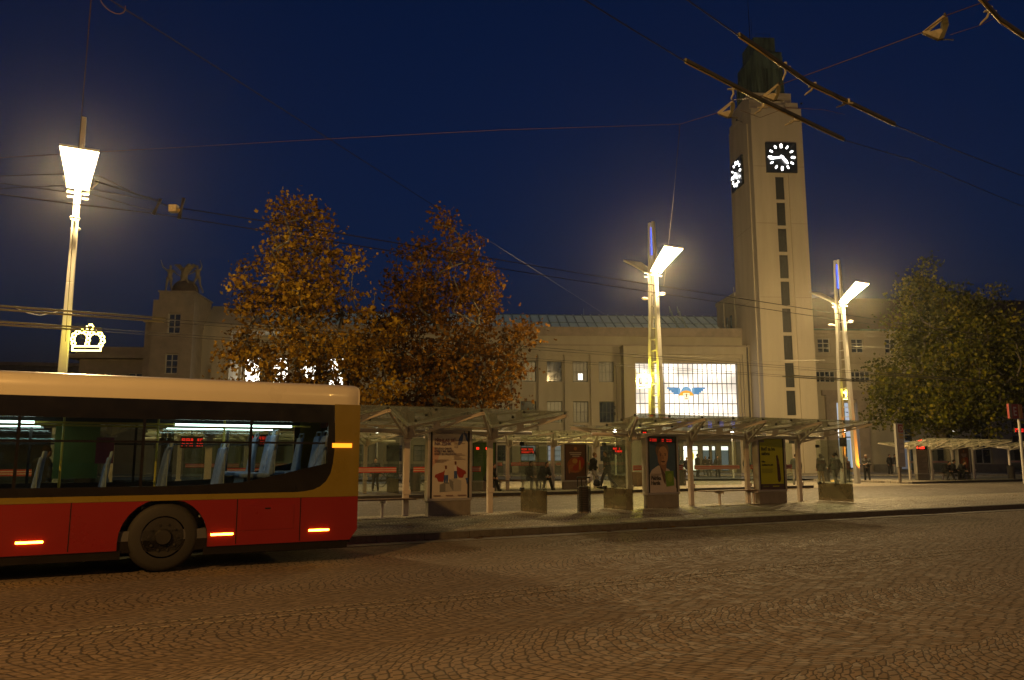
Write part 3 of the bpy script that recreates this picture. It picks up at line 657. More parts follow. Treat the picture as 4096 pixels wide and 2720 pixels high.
# ------------------------------------------------------------------ people
def remesh(mb,vox,name):
    me=mb.mesh(name,M['black'])
    o=bpy.data.objects.new(name,me); COL.objects.link(o)
    r=o.modifiers.new('r','REMESH'); r.mode='VOXEL'; r.voxel_size=vox
    s_=o.modifiers.new('s','SMOOTH'); s_.iterations=3; s_.factor=.5
    dg=bpy.context.evaluated_depsgraph_get(); out=bpy.data.meshes.new_from_object(o.evaluated_get(dg))
    bpy.data.objects.remove(o); out.name=name
    out.polygons.foreach_set('use_smooth',[True]*len(out.polygons)); return out
POSES={
'stand':dict(hip=(0,0,.95),ch=(0,.0,1.40),nk=(0,-.01,1.5),hd=(0,-.03,1.64),kl=(-.11,-.02,.5),al=(-.13,.02,.09),kr=(.12,-.03,.5),ar=(.15,.0,.09),el=(-.27,.03,1.14),wl=(-.26,-.08,.90),er=(.27,.03,1.14),wr=(.26,-.06,.90)),
'phone':dict(hip=(0,0,.95),ch=(0,.0,1.40),nk=(0,-.03,1.5),hd=(0,-.08,1.62),kl=(-.11,-.02,.5),al=(-.12,.02,.09),kr=(.12,-.03,.5),ar=(.16,-.03,.09),el=(-.26,-.02,1.13),wl=(-.10,-.26,1.12),er=(.26,-.02,1.13),wr=(.08,-.28,1.15)),
'walk':dict(hip=(0,0,.92),ch=(0,-.05,1.38),nk=(0,-.08,1.48),hd=(0,-.12,1.62),kl=(-.1,-.22,.52),al=(-.1,-.33,.10),kr=(.1,.06,.49),ar=(.1,.38,.16),el=(-.26,.12,1.13),wl=(-.24,.22,.92),er=(.26,-.12,1.13),wr=(.24,-.28,.98)),
'sit':dict(hip=(0,0,.53),ch=(0,-.06,.98),nk=(0,-.10,1.09),hd=(0,-.17,1.22),kl=(-.12,-.43,.50),al=(-.13,-.40,.09),kr=(.12,-.43,.50),ar=(.15,-.50,.09),el=(-.26,-.12,.76),wl=(-.12,-.33,.64),er=(.26,-.12,.76),wr=(.12,-.33,.64)),
'lean':dict(hip=(0,0,.53),ch=(0,-.22,.93),nk=(0,-.30,1.02),hd=(0,-.42,1.12),kl=(-.12,-.43,.50),al=(-.13,-.30,.09),kr=(.14,-.43,.50),ar=(.20,-.52,.09),el=(-.24,-.32,.68),wl=(-.1,-.46,.60),er=(.24,-.32,.68),wr=(.1,-.48,.60)),
'raise':dict(hip=(0,0,.95),ch=(.03,.0,1.40),nk=(.03,-.01,1.5),hd=(.03,-.03,1.64),kl=(-.13,-.05,.5),al=(-.2,.1,.05),kr=(.12,-.1,.5),ar=(.25,-.05,.05),el=(-.40,.03,1.62),wl=(-.50,-.02,1.95),er=(.36,-.05,1.22),wr=(.6,-.1,1.1)),
'raise2':dict(hip=(0,0,.95),ch=(-.05,.0,1.40),nk=(-.05,-.01,1.5),hd=(-.07,-.03,1.64),kl=(-.15,-.2,.55),al=(-.05,.1,.2),kr=(.14,.05,.5),ar=(.35,.1,.05),el=(-.38,-.03,1.25),wl=(-.6,-.1,1.15),er=(.2,.03,1.66),wr=(.1,-.02,2.0)),
}
skinm=mat('skin',(.36,.2,.13),.6,var=.05); bodycache={}
def bodymeshes(pose,coat='jacket',fat=1.0):
    key=(pose,coat,fat)
    if key in bodycache: return bodycache[key]
    P={k:Vector(v) for k,v in POSES[pose].items()}; V=Vector
    sl=P['ch']+V((-.18,.0,.02)); sr=P['ch']+V((.18,.0,.02)); hl=P['hip']+V((-.09,0,0)); hr=P['hip']+V((.09,0,0))
    b=MB()
    b.tube([P['hip']+V((0,0,-.05)),P['hip'].lerp(P['ch'],.45),P['ch'],P['nk']+V((0,0,-.02))],[.15,.125,.155,.06],12)
    b.tube([sl,P['ch'],sr],[.07,.10,.07],10)
    b.tube([P['nk']+V((0,0,-.05)),P['nk'].lerp(P['hd'],.6)],.052,10)
    b.ell(P['hd'],(.077,.096,.115),14,10); fw=V((0,-1,0))
    b.ell(P['hd']+V((0,-.098,-.012)),(.013,.018,.022),8,6); b.ell(P['hd']+V((0,-.07,-.075)),(.035,.03,.03),8,6)
    for sg in (-1,1): b.ell(P['hd']+V((sg*.078,.005,-.005)),(.012,.022,.032),8,6)
    for a,e,w_ in ((sl,P['el'],P['wl']),(sr,P['er'],P['wr'])):
        b.tube([a,e],[.052,.042],10); b.tube([e,w_],[.042,.03],10); b.ell(a,(.06,.06,.06)); b.ell(e,(.044,.044,.044))
        d=(w_-e).normalized(); b.ell(w_+d*.045,(.032,.026,.05),8,6)
    for a,k,n_ in ((hl,P['kl'],P['al']),(hr,P['kr'],P['ar'])):
        b.tube([a,k],[.088,.058],12); b.tube([k,k.lerp(n_,.35),n_],[.058,.056,.038],12); b.ell(k,(.06,.06,.06)); b.ell(a,(.1,.1,.1)); 
        b.ell(n_+V((0,-.06,-.035)),(.045,.13,.045),10,6)
    bm_=remesh(b,.022,'body')
    # fingers
    f=MB()
    for e,w_,sg in ((P['el'],P['wl'],-1),(P['er'],P['wr'],1)):
        d=(w_-e).normalized(); q=d.cross(V((0,0,1))); q=q.normalized() if q.length>.1 else V((1,0,0)); base=w_+d*.08; curl=V((0,-.25,-.2))
        for i in range(4):
            o_=q*(i-1.5)*.017; ln=(.07,.08,.075,.06)[i]
            f.tube([base+o_,base+o_+d*ln*.55,base+o_+(d+curl).normalized()*ln],[.009,.008,.007],6)
        t=w_+d*.03+q*sg*-.03; f.tube([t,t+(d*.7-q*sg).normalized()*.035,t+d*.065-q*sg*.02],[.011,.01,.008],6)
    # clothes
    c=MB(); r=1.18*fat; long=coat in('coat','hood')
    lowz=-.20 if long and pose in('stand','phone','walk') else -.04
    c.tube([P['hip']+V((0,0,lowz)),P['hip']+V((0,0,.05)),P['hip'].lerp(P['ch'],.5),P['ch'],P['nk']+V((0,0,-.015))],[.175*r,.168*r,.15*r,.168*r,.075],14)
    c.tube([sl,P['ch'],sr],[.088*fat,.125*fat,.088*fat],10)
    for a,e,w_ in ((sl,P['el'],P['wl']),(sr,P['er'],P['wr'])):
        c.tube([a,e],[.078*fat,.062*fat],10); c.tube([e,w_-(w_-e).normalized()*.01],[.062*fat,.048*fat],10); c.ell(e,(.064*fat,)*3); c.ell(a,(.083*fat,)*3)
    if coat=='hood': c.ell(P['nk']+V((0,.06,.03)),(.11,.09,.09)); c.ell(P['hd']+V((0,.035,.01)),(.11,.105,.14))
    cm=remesh(c,.024,'jacket')
    t=MB()
    for a,k,n_ in ((hl,P['kl'],P['al']),(hr,P['kr'],P['ar'])):
        t.tube([a,k],[.108,.078],12); t.tube([k,n_+V((0,0,-.01))],[.078,.062],12); t.ell(k,(.08,.08,.08)); t.ell(a,(.118,.118,.118))
    t.ell(P['hip'],(.165,.125,.12)); tm=remesh(t,.024,'trousers')
    shoe=[]
    for n_ in (P['al'],P['ar']): s_=MB(); s_.ell(n_+V((0,-.06,-.04)),(.055,.145,.05),12,8); s_.ell(n_+V((0,.0,.0)),(.055,.06,.06),10,6); shoe.append(s_.mesh('shoe',M['black'],True))
    h=MB(); h.ell(P['hd']+V((0,.022,.025)),(.086,.098,.112),14,10)
    e_=MB()
    for sg in (-1,1): e_.ell(P['hd']+V((sg*.03,-.091,.012)),(.011,.008,.007),6,4)
    e_.ell(P['hd']+V((0,-.098,-.058)),(.022,.005,.005),6,4)
    bodycache[key]=(bm_,f.mesh('fingers',skinm,True),cm,tm,shoe,h.mesh('hair',M['black'],True),e_.mesh('eyes',M['black'],True)); return bodycache[key]
cloth={}
def CL(c,r=.85):
    if c not in cloth: cloth[c]=mat('cloth_%d'%len(cloth),c,r,var=.15,scale=14,bump=.2,bscale=60)
    return cloth[c]
NAVY=(.02,.025,.04); BLK=(.012,.012,.014); TAN=(.22,.16,.09); GRY=(.08,.08,.08); HAIRD=(.02,.012,.008); HAIRL=(.16,.1,.05); GREEN=(.03,.05,.035); BEIGE=(.32,.26,.18); DENIM=(.05,.06,.09)
def person(label,loc,face,pose='stand',coat=BLK,trousers=BLK,hair=HAIRD,style='jacket',fat=1.0,h=1.0,group='people waiting at the bus station',cap=None,hairlong=False):
    ms=bodymeshes(pose,style,fat); root=thing('person',label,'person',loc,face,group); root.scale=(h,h,h)
    def ob(nm,me,mt,par=root):
        me=me.copy(); me.materials.clear(); me.materials.append(mt); me.polygons.foreach_set('material_index',[0]*len(me.polygons))
        o=bpy.data.objects.new(nm,me); COL.objects.link(o); o.parent=par; return o
    b=ob('body',ms[0],skinm); ob('hand_fingers',ms[1],skinm,b); ob('face_features',ms[6],CL((.03,.015,.012)),b)
    ob('jacket',ms[2],CL(coat)); ob('trousers',ms[3],CL(trousers)); ob('shoe',ms[4][0],CL((.02,.018,.015))); ob('shoe',ms[4][1],CL((.02,.018,.015)))
    if style!='hood': ob('hair',ms[5],CL(hair))
    hd=Vector(POSES[pose]['hd'])
    if cap: c=MB(); c.ell(hd+Vector((0,.0,.075)),(.098,.115,.06),12,6); c.box(-.07,.07,hd.y-.18,hd.y-.06,hd.z+.05,hd.z+.065); c.build('cap',CL(cap),root,smooth=True)
    if hairlong: c=MB(); c.tube([hd+Vector((0,.05,.05)),hd+Vector((0,.08,-.08)),hd+Vector((0,.09,-.24))],[.09,.095,.06],10); c.build('long_hair',CL(hair),root,smooth=True)
    return root
def at(px,py,z=0): return G(px,py,z)
def bag(label,loc,c,r=(.14,.09,.16),name='bag',cat='bag'):
    t=thing(name,label,cat,loc); m1=MB(); m1.ell((0,0,r[2]),r,14,10); m1.ell((0,0,r[2]*.7),(r[0]*1.05,r[1]*1.05,r[2]*.7),14,8); m1.build('bag_body',CL(c),t,smooth=True)
    m1=MB(); m1.tube([(-r[0]*.5,0,r[2]*1.8),(-r[0]*.35,0,r[2]*2.6),(r[0]*.35,0,r[2]*2.6),(r[0]*.5,0,r[2]*1.8)],.012,6); m1.build('handle',CL(c),t,smooth=True); return t
person('standing person in a bulky dark hooded coat and tan trousers behind the right end glass',at(3288,1937),R(200),'stand',(.035,.028,.02),TAN,style='hood',fat=1.25,h=1.06)
person('man in a dark olive jacket and jeans, nearest figure behind the right end glass',at(3347,1948),R(185),'walk',(.035,.035,.025),(.07,.07,.06),h=1.08,fat=1.12)
person('person in a dark maroon coat at the foot of the far lamp with orange leg',at(3392,1930),R(20),'stand',(.04,.012,.014),(.06,.06,.07),HAIRL,style='jacket',h=.94)
person('elderly man in cap and dark jacket standing alone on the crossing',at(3470,1928),R(-35),'phone',(.035,.032,.03),BLK,(.2,.18,.15),cap=(.24,.17,.12),h=1.03,fat=1.1)
person('person with pale trousers half hidden behind the last post of the front shelter',at(3188,1942),R(160),'stand',(.035,.04,.035),(.2,.19,.17),h=1.05)
person('dark figure behind the third post of the right front shelter',at(2990,1912),R(150),'stand',GREEN,BLK,h=1.0)
for (px,py,fc,pose,ct,tr,h,lb,st) in ((2722,1915,30,'phone',(.02,.025,.03),BLK,.98,'person in dark green jacket, leftmost of the group before the lit shop doors','jacket'),
  (2748,1912,-20,'stand',(.015,.015,.02),BLK,.93,'shorter person in black beside the yellow shop sign','jacket'),
  (2792,1914,100,'stand',(.02,.015,.014),BLK,1.07,'broad tall person in black coat, tallest before the shop doors','coat'),
  (2824,1910,-10,'phone',(.05,.035,.02),(.1,.1,.1),.98,'person in brown jacket looking at a phone before the shop doors','jacket'),
  (2840,1913,190,'stand',(.04,.03,.03),GRY,.95,'person in grey-brown coat right behind the one with the phone','coat'),
  (2872,1916,15,'stand',(.03,.025,.02),BLK,1.0,'person in dark coat, rightmost of the group under the green exit sign','coat')):
    person(lb,at(px,py),R(fc),pose,ct,tr,h=h,style=st)
person('woman in black jacket walking past the orange poster with a bag',at(2372,1956,.126),R(90),'walk',BLK,(.28,.27,.26),HAIRL,h=1.0)
bag('round black bag carried low behind the walking woman',at(2388,1946,.35),BLK,(.16,.12,.17)); bag('white shopping bag hanging beside the walking woman',at(2360,1928,.62),(.5,.5,.5),(.12,.06,.17))
person('blurred dark passer-by seen through the left end glass of the right front shelter',at(2432,1955,.126),R(-70),'walk',(.03,.035,.03),(.05,.05,.05),h=1.04)
person('person standing in a dark coat behind the back of the bus',at(1500,1964,.126),R(10),'stand',(.02,.02,.025),BLK,h=.84)
person('dark jacketed person seen through the bus window beside the lamp pole',RW(-.9,19.0,.136),R(150),'phone',(.025,.025,.02),BLK)
person('person in black seen through the bus window, second from the left',RW(-.1,19.2,.136),R(-40),'stand',BLK,BLK,h=1.02)
person('person with brown coat at the left edge seen through the bus window',RW(-2.6,19.3,.136),R(20),'stand',(.06,.035,.02),BLK)
for (px,lb,ct) in ((3562,'man in black standing by the grey panels left of the stop pylon',BLK),(3584,'person with pale trousers next to the grey panels left of the stop pylon',(.03,.03,.04))):
    person(lb,at(px,1899,.126),R(20),'stand',ct,BLK if ct==BLK else (.25,.25,.25),h=1.0)
# ------------------------------------------------------------------ bus shelters
def arm(mb,p,q,w0,w1,slots=True):
    # tapered truss arm with long slots, vertical plate from p (root) to q (tip)
    p=Vector(p);q=Vector(q); 
    n=3 if slots else 0
    up=Vector((0,0,1)); 
    def H(t): return w0*(1-t)+w1*t
    d=q-p; side=d.cross(up).normalized()*.03
    top=[p,q]; 
    def seg(t0,t1,za0,za1,zb0,zb1):
        a=p+d*t0; b=p+d*t1
        mb.hexa([a+up*za0-side,a+up*za0+side,b+up*zb0+side,b+up*zb0-side],[a+up*za1-side,a+up*za1+side,b+up*zb1+side,b+up*zb1-side])
    f=.05
    seg(0,1,H(0)-f,H(0),H(1)-f,H(1)) ; seg(0,1,0,f,0,f)
    for t in ((0,.1),(.36,.44),(.66,.74),(.93,1)): seg(t[0],t[1],f,H(t[0])-f,f,H(t[1])-f)
def shelter(label,n0,posts,z0=.13,roofz=2.82,front=2.1,back=1.35,label_roof=None,end_glass=(True,True),strips='r',group='glass roofed bus shelters'):
    s0,s1=posts[0],posts[-1]; base=RW(s0,n0,z0); root=thing('bus_shelter',label,'bus shelter',base,RA,group)
    pz=2.2; vz=2.32; dz=roofz-z0
    for s in posts:
        x=s-s0; mb=MB(); mb.box(x-.075,x+.075,-.06,.06,0,vz); mb.box(x-.11,x+.11,-.09,-.06,.55,.68); mb.box(x-.11,x+.11,-.09,-.06,1.95,2.08)
        mb.build('post',M['white'],root,bevel=.012)
    h=(posts[1]-posts[0])/2
    for s in posts:
        x=s-s0
        for sg in (-1,1):
            mb=MB(); arm(mb,(x,-.05,vz-.34),(x+sg*h,-front,dz-.13),.34,.07); mb.build('arm',M['white'],root)
        for sg in (-1,1):
            mb=MB(); arm(mb,(x,.05,vz-.26),(x+sg*h,back,dz-.30),.26,.07); mb.build('arm',M['white'],root)
    L_=s1-s0
    mb=MB(); mb.tube([(-h-.1,.0,vz-.12),(L_+h+.1,.0,vz-.12)],.055,10); mb.build('gutter_tube',M['white'],root,smooth=True)
    # glass roof: two shallow wings meeting over the post line, cut into bays
    k=0; x=-h
    for i in range(len(posts)):
        x0,x1=-h+2*h*i,-h+2*h*(i+1)
        mb=MB(); g=.008; t=.016
        for (ya,za,yb,zb) in ((-front-.1,dz,-.03,vz+.03),(.03,vz+.03,back+.1,dz-.18)):
            mb.hexa([(x0+g,ya,za),(x1-g,ya,za),(x1-g,yb,zb),(x0+g,yb,zb)],[(x0+g,ya,za+t),(x1-g,ya,za+t),(x1-g,yb,zb+t),(x0+g,yb,zb+t)])
        mb.build('roof_glass',M['glassroof'],root)
    # fixings
    gcm=MB(); gcm.cyl(0,0,-.04,.03,.035,n=8); gcm=gcm.mesh('glass_clamp',M['dark'])
    for i in range(len(posts)*2+1):
        xx=-h+h*i
        for t in (.3,.65,.95): o=bpy.data.objects.new('glass_clamp',gcm); COL.objects.link(o); o.parent=root; o.location=(xx,-front*t,vz+.03+(dz-vz-.03)*t)
    # back glass with safety strips
    for i in range(len(posts)-1):
        a=posts[i]-s0+.16; b=posts[i+1]-s0-.16
        mb=MB(); mb.box(a,b,.10,.112,.62,2.02); gp=mb.build('glass_pane',M['glasswall'],root)
        mb=MB(); mb.box(a+.08,b-.08,.085,.098,1.12,1.26); so=mb.build('safety_strip',M['red_strip'] if strips[i%len(strips)]=='r' else M['white_strip'],gp)
        mb=MB(); mb.box(a+.08,b-.08,.078,.084,1.155,1.175); mb.box(a+.08,b-.08,.078,.084,1.205,1.225); mb.build('strip_line',M['white_strip'] if strips[i%len(strips)]=='r' else M['red_strip'],gp)
    for e,xx in ((0,-h*.72),(1,L_+h*.84)):
        if not end_glass[e]: continue
        mb=MB(); mb.box(xx-.006,xx+.006,-1.35,.08,.12,2.1); gp=mb.build('end_glass',M['glasswall'],root)
        mb=MB(); mb.box(xx-.012,xx+.012,-1.35,.08,.02,.62); mb.build('frosted_band',M['frost'],gp)
        for (yy,zz) in ((.02,.62),(.02,1.9)): mb=MB(); mb.box(xx-.05,xx+.05,yy-.05,yy+.05,zz-.05,zz+.05); mb.build('clamp',M['dark'],gp)
        b_=MB(); c=Vector((0,-.75 if e else -.6,1.65))
        pts=[(0,0),(.13,.10),(.05,.02),(.09,-.10),(.02,-.03),(-.10,-.12),(-.03,.02),(-.05,.10)]
        b_.polyx([(c.y+p[0],c.z+p[1]) for p in pts],xx-.02,xx-.008); b_.build('bird_decal',M['black'],gp)
    return root
PA=[7.3+2.45*(k-2) for k in range(4)]
shA=shelter('front bus shelter with the health school poster, partly behind the bus',19.65,PA,strips='rrr')
PB=[14.44+2.42*k for k in range(4)]
shB=shelter('front bus shelter with portrait poster and yellow-green poster, right half of the photo',19.6,PB,strips='rwr')
PC=[14.7+2.45*k for k in range(4)]
shC=shelter('back platform shelter with the orange poster, behind the gap between the front shelters',32.7,PC,strips='rrw')
PD=[2.95+2.45*k for k in range(4)]
shelter('back platform shelter seen behind the rear of the bus',32.7,PD,strips='r')
PE=[47.7+2.32*k for k in range(4)]
shelter('distant shelter by the stop D pylon at the right edge under the tree',33.8,PE,strips='w',end_glass=(False,False))
shelter('farthest shelter cut off by the right edge of the photo',33.8,[59.0+2.4*k for k in range(3)],strips='w',end_glass=(False,False))
shelter('front platform shelter hidden behind the middle of the bus',19.65,[-7.0+2.45*k for k in range(4)],strips='rw')
# ---- benches
def bench(label,n0,sa,sb,z0=.13,dark=True):
    root=thing('bench',label,'bench',RW(sa,n0,z0),RA,'benches in the shelters'); L_=sb-sa
    mb=MB()
    for k in range(4): mb.box(0,L_,-.2+.105*k,-.2+.105*k+.09,.43,.465)
    mb.build('seat',M['wood'],root,bevel=.008)
    for x in (L_*.25,L_*.78):
        mb=MB(); mb.box(x-.03,x+.03,-.03,.03,0,.36); mb.box(x-.025,x+.025,-.19,.21,.36,.43); mb.box(x-.08,x+.08,-.1,.1,0,.015); mb.build('leg',M['white'],root)
    return root
bench('bench cut off by the rear of the bus in the left front shelter',19.45,3.6,7.45)
bench('bench between the two posters in the right front shelter',19.45,17.2,20.0)
bench('bench with the seated woman on the back platform',32.5,15.4,17.0); bench('bench with the seated couple on the back platform',32.5,17.4,19.2)
bench('bench with three seated people in the distant stop D shelter',33.7,50.2,53.4)
def seated(label,s,n_,z,face,**k): return person(label,RW(s,n_,z),face,**k)
seated('young woman in black sitting sideways on the back platform bench',15.9,32.35,.126,R(55),pose='lean',coat=(.018,.016,.014),trousers=BLK,hair=HAIRD,hairlong=True,h=1.0)
seated('woman with long dark hair sitting left in the couple by the orange poster',18.15,32.35,.126,R(25),pose='sit',coat=BLK,hair=HAIRD,hairlong=True,h=1.0)
seated('person in a puffy black jacket leaning right in the couple by the orange poster',18.75,32.3,.126,R(35),pose='lean',coat=BLK,fat=1.15,h=1.05)
seated('dark seated figure, leftmost in the distant shelter',50.9,33.5,.126,R(20),pose='lean',coat=BLK,fat=1.2)
seated('dark seated figure in the middle of the distant shelter bench',51.7,33.5,.126,R(60),pose='sit',coat=BLK,fat=1.1)
seated('seated person with crossed legs, rightmost in the distant shelter',52.5,33.5,.126,R(30),pose='lean',coat=(.02,.02,.025),fat=1.1)
# ---- light-box posters
def citylight(label,n0,s0_,s1_,zb,zt_,paint,grp='advertising light boxes in the shelters',z0=.13,bg='signwhite',faceglass=True):
    W=s1_-s0_; root=thing('poster_case',label,'poster case',RW(s0_,n0,z0),RA,grp)
    mb=MB(); f=.07; t=.12
    mb.box(0,W,-t,t,zb,zb+f); mb.box(0,W,-t,t,zt_-f,zt_); mb.box(0,f,-t,t,zb+f,zt_-f); mb.box(W-f,W,-t,t,zb+f,zt_-f); mb.box(f,W-f,-t+.04,t-.04,zb+f,zt_-f)
    mb.build('frame',M['alu'],root,bevel=.01)
    mb=MB(); mb.box(.03,W-.03,-.1,.1,0,zb); mb.build('base',M['concrete'],root)
    
    for gx in (f,W-f-.05): mb=MB(); mb.box(gx,gx+.05,-t+.012,-t+.04,zb+f,zt_-f); mb.build('gasket',M['black'],root)
    x0,x1,z0_,z1=f+.05,W-f-.05,zb+f,zt_-f
    paint(root,x0,x1,z0_,z1,-t+.034)
    return root
def art(root,items,mats,y,name='poster'):
    mb=MB()
    for i,(pts,mi) in enumerate(items): mb.poly(pts,y-.0012*(i+1),y-.0012*i,mi)
    return mb.build(name,mats,root)
def PM(c,e=.0):
    k=('p',c,e)
    if k not in cloth: cloth[k]=emit('print_%d'%len(cloth),c,e,base=c) if e else mat('print_%d'%len(cloth),c,.35,var=.04)
    return cloth[k]
def rect(a,b,c,d): return [(a,c),(b,c),(b,d),(a,d)]
def paint1(root,x0,x1,z0,z1,y):
    W,H=x1-x0,z1-z0; X=lambda u:x0+W*u; Z=lambda v:z1-H*v
    def pg(*p): return [(X(a),Z(b)) for a,b in p]
    items=[(rect(x0,x1,z0,z1),0),
     (pg((.0,.23),(.10,.25),(.22,.33),(.14,.47),(.06,.50),(0,.56)),6),
     (pg((.86,.03),(.80,.06),(.74,.13),(.72,.21),(.78,.21),(.85,.16),(.87,.08)),1),(pg((.92,.02),(.98,.06),(1,.12),(1,.17),(.95,.13),(.92,.07)),1),(rect(X(.885),X(.905),Z(.07),Z(.0)),1),
     (pg((.22,.91),(.22,.80),(.40,.76),(.62,.79),(.62,.90)),3),(pg((.38,.9),(.38,.79),(.62,.79),(.62,.9)),4),(pg((.48,.79),(.48,.72),(.62,.71),(.82,.74),(.82,.90),(.62,.9),(.62,.77)),4),(pg((.48,.72),(.6,.76),(.6,.9),(.5,.82)),3),
     (pg((.40,.56),(.31,.61),(.10,.65),(.07,.69),(.13,.70),(.18,.755),(.31,.76),(.36,.66)),2),(pg((.36,.57),(.44,.57),(.45,.66),(.34,.66)),0),(pg((.33,.66),(.45,.66),(.44,.77),(.40,.77),(.395,.70),(.37,.77),(.33,.77)),1),(pg((.35,.52),(.41,.52),(.41,.57),(.36,.57)),5),
     (pg((.66,.50),(.72,.54),(.93,.60),(.96,.64),(.90,.65),(.86,.70),(.75,.70),(.68,.62)),2),(pg((.61,.51),(.68,.51),(.69,.60),(.61,.60)),7),(pg((.61,.60),(.69,.60),(.70,.71),(.66,.71),(.65,.65),(.645,.71),(.61,.71)),1),(pg((.62,.46),(.67,.455),(.675,.50),(.63,.51)),5),
     (pg((.93,.71),(1,.70),(1,.77),(.97,.80),(.96,.75)),1)]
    for i in range(9): v=.14+.022*i if i<4 else .26+.02*i; items.append((rect(X(.6),X(.6+.15+.08*((i*7)%3)),Z(v+.006),Z(v)),8))
    for i in range(3): items.append((rect(X(.06),X(.44-.06*i),Z(.436+.016*i),Z(.43+.016*i)),8))
    for a,b in ((.04,.24),(.38,.58),(.71,.95)): items.append((rect(X(a),X(b),Z(.968),Z(.952)),8))
    p=art(root,items,[PM((.50,.45,.38)),PM((.04,.08,.22)),PM((.25,.03,.02)),PM((.17,.17,.16)),PM((.33,.32,.29)),PM((.12,.04,.02)),PM((.48,.30,.24)),PM((.55,.52,.5)),PM((.22,.15,.13))],y)
    for i,(s_,v,sz,c) in enumerate((('PŘIHLAS SE',.165,.115,(.15,.05,.06)),('NA ZSHK',.215,.115,(.12,.08,.16)),('STUDUJ OBOR,',.28,.075,(.1,.08,.12)),('KTERÝ MÁ SMYSL.',.32,.072,(.1,.08,.12)),('STAŇ SE HRDINOU.',.36,.072,(.1,.08,.12)))):
        text('lettering',s_,sz,PM(c),p,(X(.05),y-.035,Z(v)),bold=.002)
    for s_,u,v,sz in (('SŠ',.6,.13,.06),('VOŠ',.6,.255,.06),(':: ZDRAVOTNICKÁ ŠKOLA',.05,.045,.045)): text('lettering',s_,sz,PM((.12,.08,.12)),p,(X(u),y-.035,Z(v)))
def paint2(root,x0,x1,z0,z1,y):
    W,H=x1-x0,z1-z0; X=lambda u:x0+W*u; Z=lambda v:z1-H*v
    def pg(*p): return [(X(a),Z(b)) for a,b in p]
    def el(cx,cy,rx,ry,n=20): return [(X(cx+rx*math.cos(2*math.pi*i/n)),Z(cy+ry*math.sin(2*math.pi*i/n))) for i in range(n)]
    items=[(rect(x0,x1,z0,z1),0),(rect(x0,x1,Z(.12),z1),7),
     (pg((0,.70),(.10,.60),(.34,.52),(.46,.54),(.62,.56),(.76,.60),(.90,.70),(1,.78),(1,1),(0,1)),1),
     (pg((.40,.46),(.66,.46),(.64,.58),(.60,.66),(.48,.58),(.38,.52)),3),(el(.50,.25,.25,.16),5),(el(.53,.345,.19,.17),2),(el(.40,.38,.08,.12),3),
     (pg((.40,.315),(.47,.305),(.47,.318),(.40,.328)),6),(pg((.57,.305),(.65,.31),(.65,.323),(.57,.318)),6),(el(.435,.338,.028,.010,10),6),(el(.61,.338,.028,.010,10),6),(pg((.50,.33),(.53,.33),(.56,.405),(.49,.405)),3),(pg((.43,.445),(.52,.438),(.60,.445),(.58,.462),(.5,.468)),6),
     (pg((.38,.50),(.62,.70),(.58,.86),(.52,.80)),4),(pg((.58,.62),(.90,.62),(.92,.88),(.62,.90)),8),(el(.76,.74,.10,.08),9),(rect(x0,x1,z0,Z(.93)),1)]
    for i in range(3): items.append((rect(X(.04),X(.5-.1*i),Z(.676+.02*i),Z(.668+.02*i)),10))
    p=art(root,items,[PM((.045,.08,.13)),PM((.42,.37,.35)),PM((.36,.21,.12)),PM((.24,.13,.075)),PM((.1,.06,.05)),PM((.13,.085,.06)),PM((.07,.03,.025)),PM((.02,.03,.05)),PM((.12,.22,.03)),PM((.2,.28,.05)),PM((.16,.13,.12))],y)
    text('lettering','Patrika',.17,PM((.05,.045,.04)),p,(X(.04),y-.03,Z(.775)),bold=.004,xs=.8); text('lettering','Hartla',.17,PM((.05,.045,.04)),p,(X(.04),y-.03,Z(.86)),bold=.004,xs=.8)
    mb=MB(); yb=y-.032
    for i,(a,b) in enumerate(((.03,.08),(.11,.28),(.48,.56),(.66,.74),(.76,.86))):
        for k in range(2): mb.box(X(a),X(b),yb,yb+.004,Z(.045+.03*k+i*.003)-.018,Z(.045+.03*k+i*.003))
    mb.build('led_reflection',emit('led_reflection_glow',(1,.02,.01),.8),p)  # glowing bars put in for a red LED reflection over the poster
def paint3(root,x0,x1,z0,z1,y):
    W,H=x1-x0,z1-z0; X=lambda u:x0+W*u; Z=lambda v:z1-H*v
    def pg(*p): return [(X(a),Z(b)) for a,b in p]
    items=[(rect(x0,x1,z0,z1),0),(rect(x0,x1,z0,Z(.89)),1),(rect(X(.03),X(.22),Z(.075),Z(.03)),3),(pg((.76,.32),(.74,.30),(.78,.34),(.82,.42),(.86,.62),(.88,.80),(.84,.85),(.77,.86),(.73,.80),(.73,.6),(.72,.45),(.70,.34)),2),(rect(X(.76),X(.82),Z(.5),Z(.44)),4)]
    for i in range(4): items.append((rect(X(.06),X(.55-.05*(i%2)),Z(.605+.022*i),Z(.597+.022*i)),5))
    for a,b,m_ in ((.08,.34,5),(.5,.78,0)): items.append((rect(X(a),X(b),Z(.945),Z(.925)),m_))
    p=art(root,items,[PM((.34,.36,.01)),PM((.06,.035,.045)),PM((.05,.02,.025)),PM((.16,.13,.12)),PM((.11,.05,.05)),PM((.14,.16,.02))],y)
    for s_,v,sz in (('Buď za lva',.235,.165),('salónu',.325,.165),('Philips',.465,.07),('OneBlade Pro 360',.53,.075)): text('lettering',s_,sz,PM((.035,.04,.015)),p,(X(.05),y-.03,Z(v)),bold=.003,xs=.9)
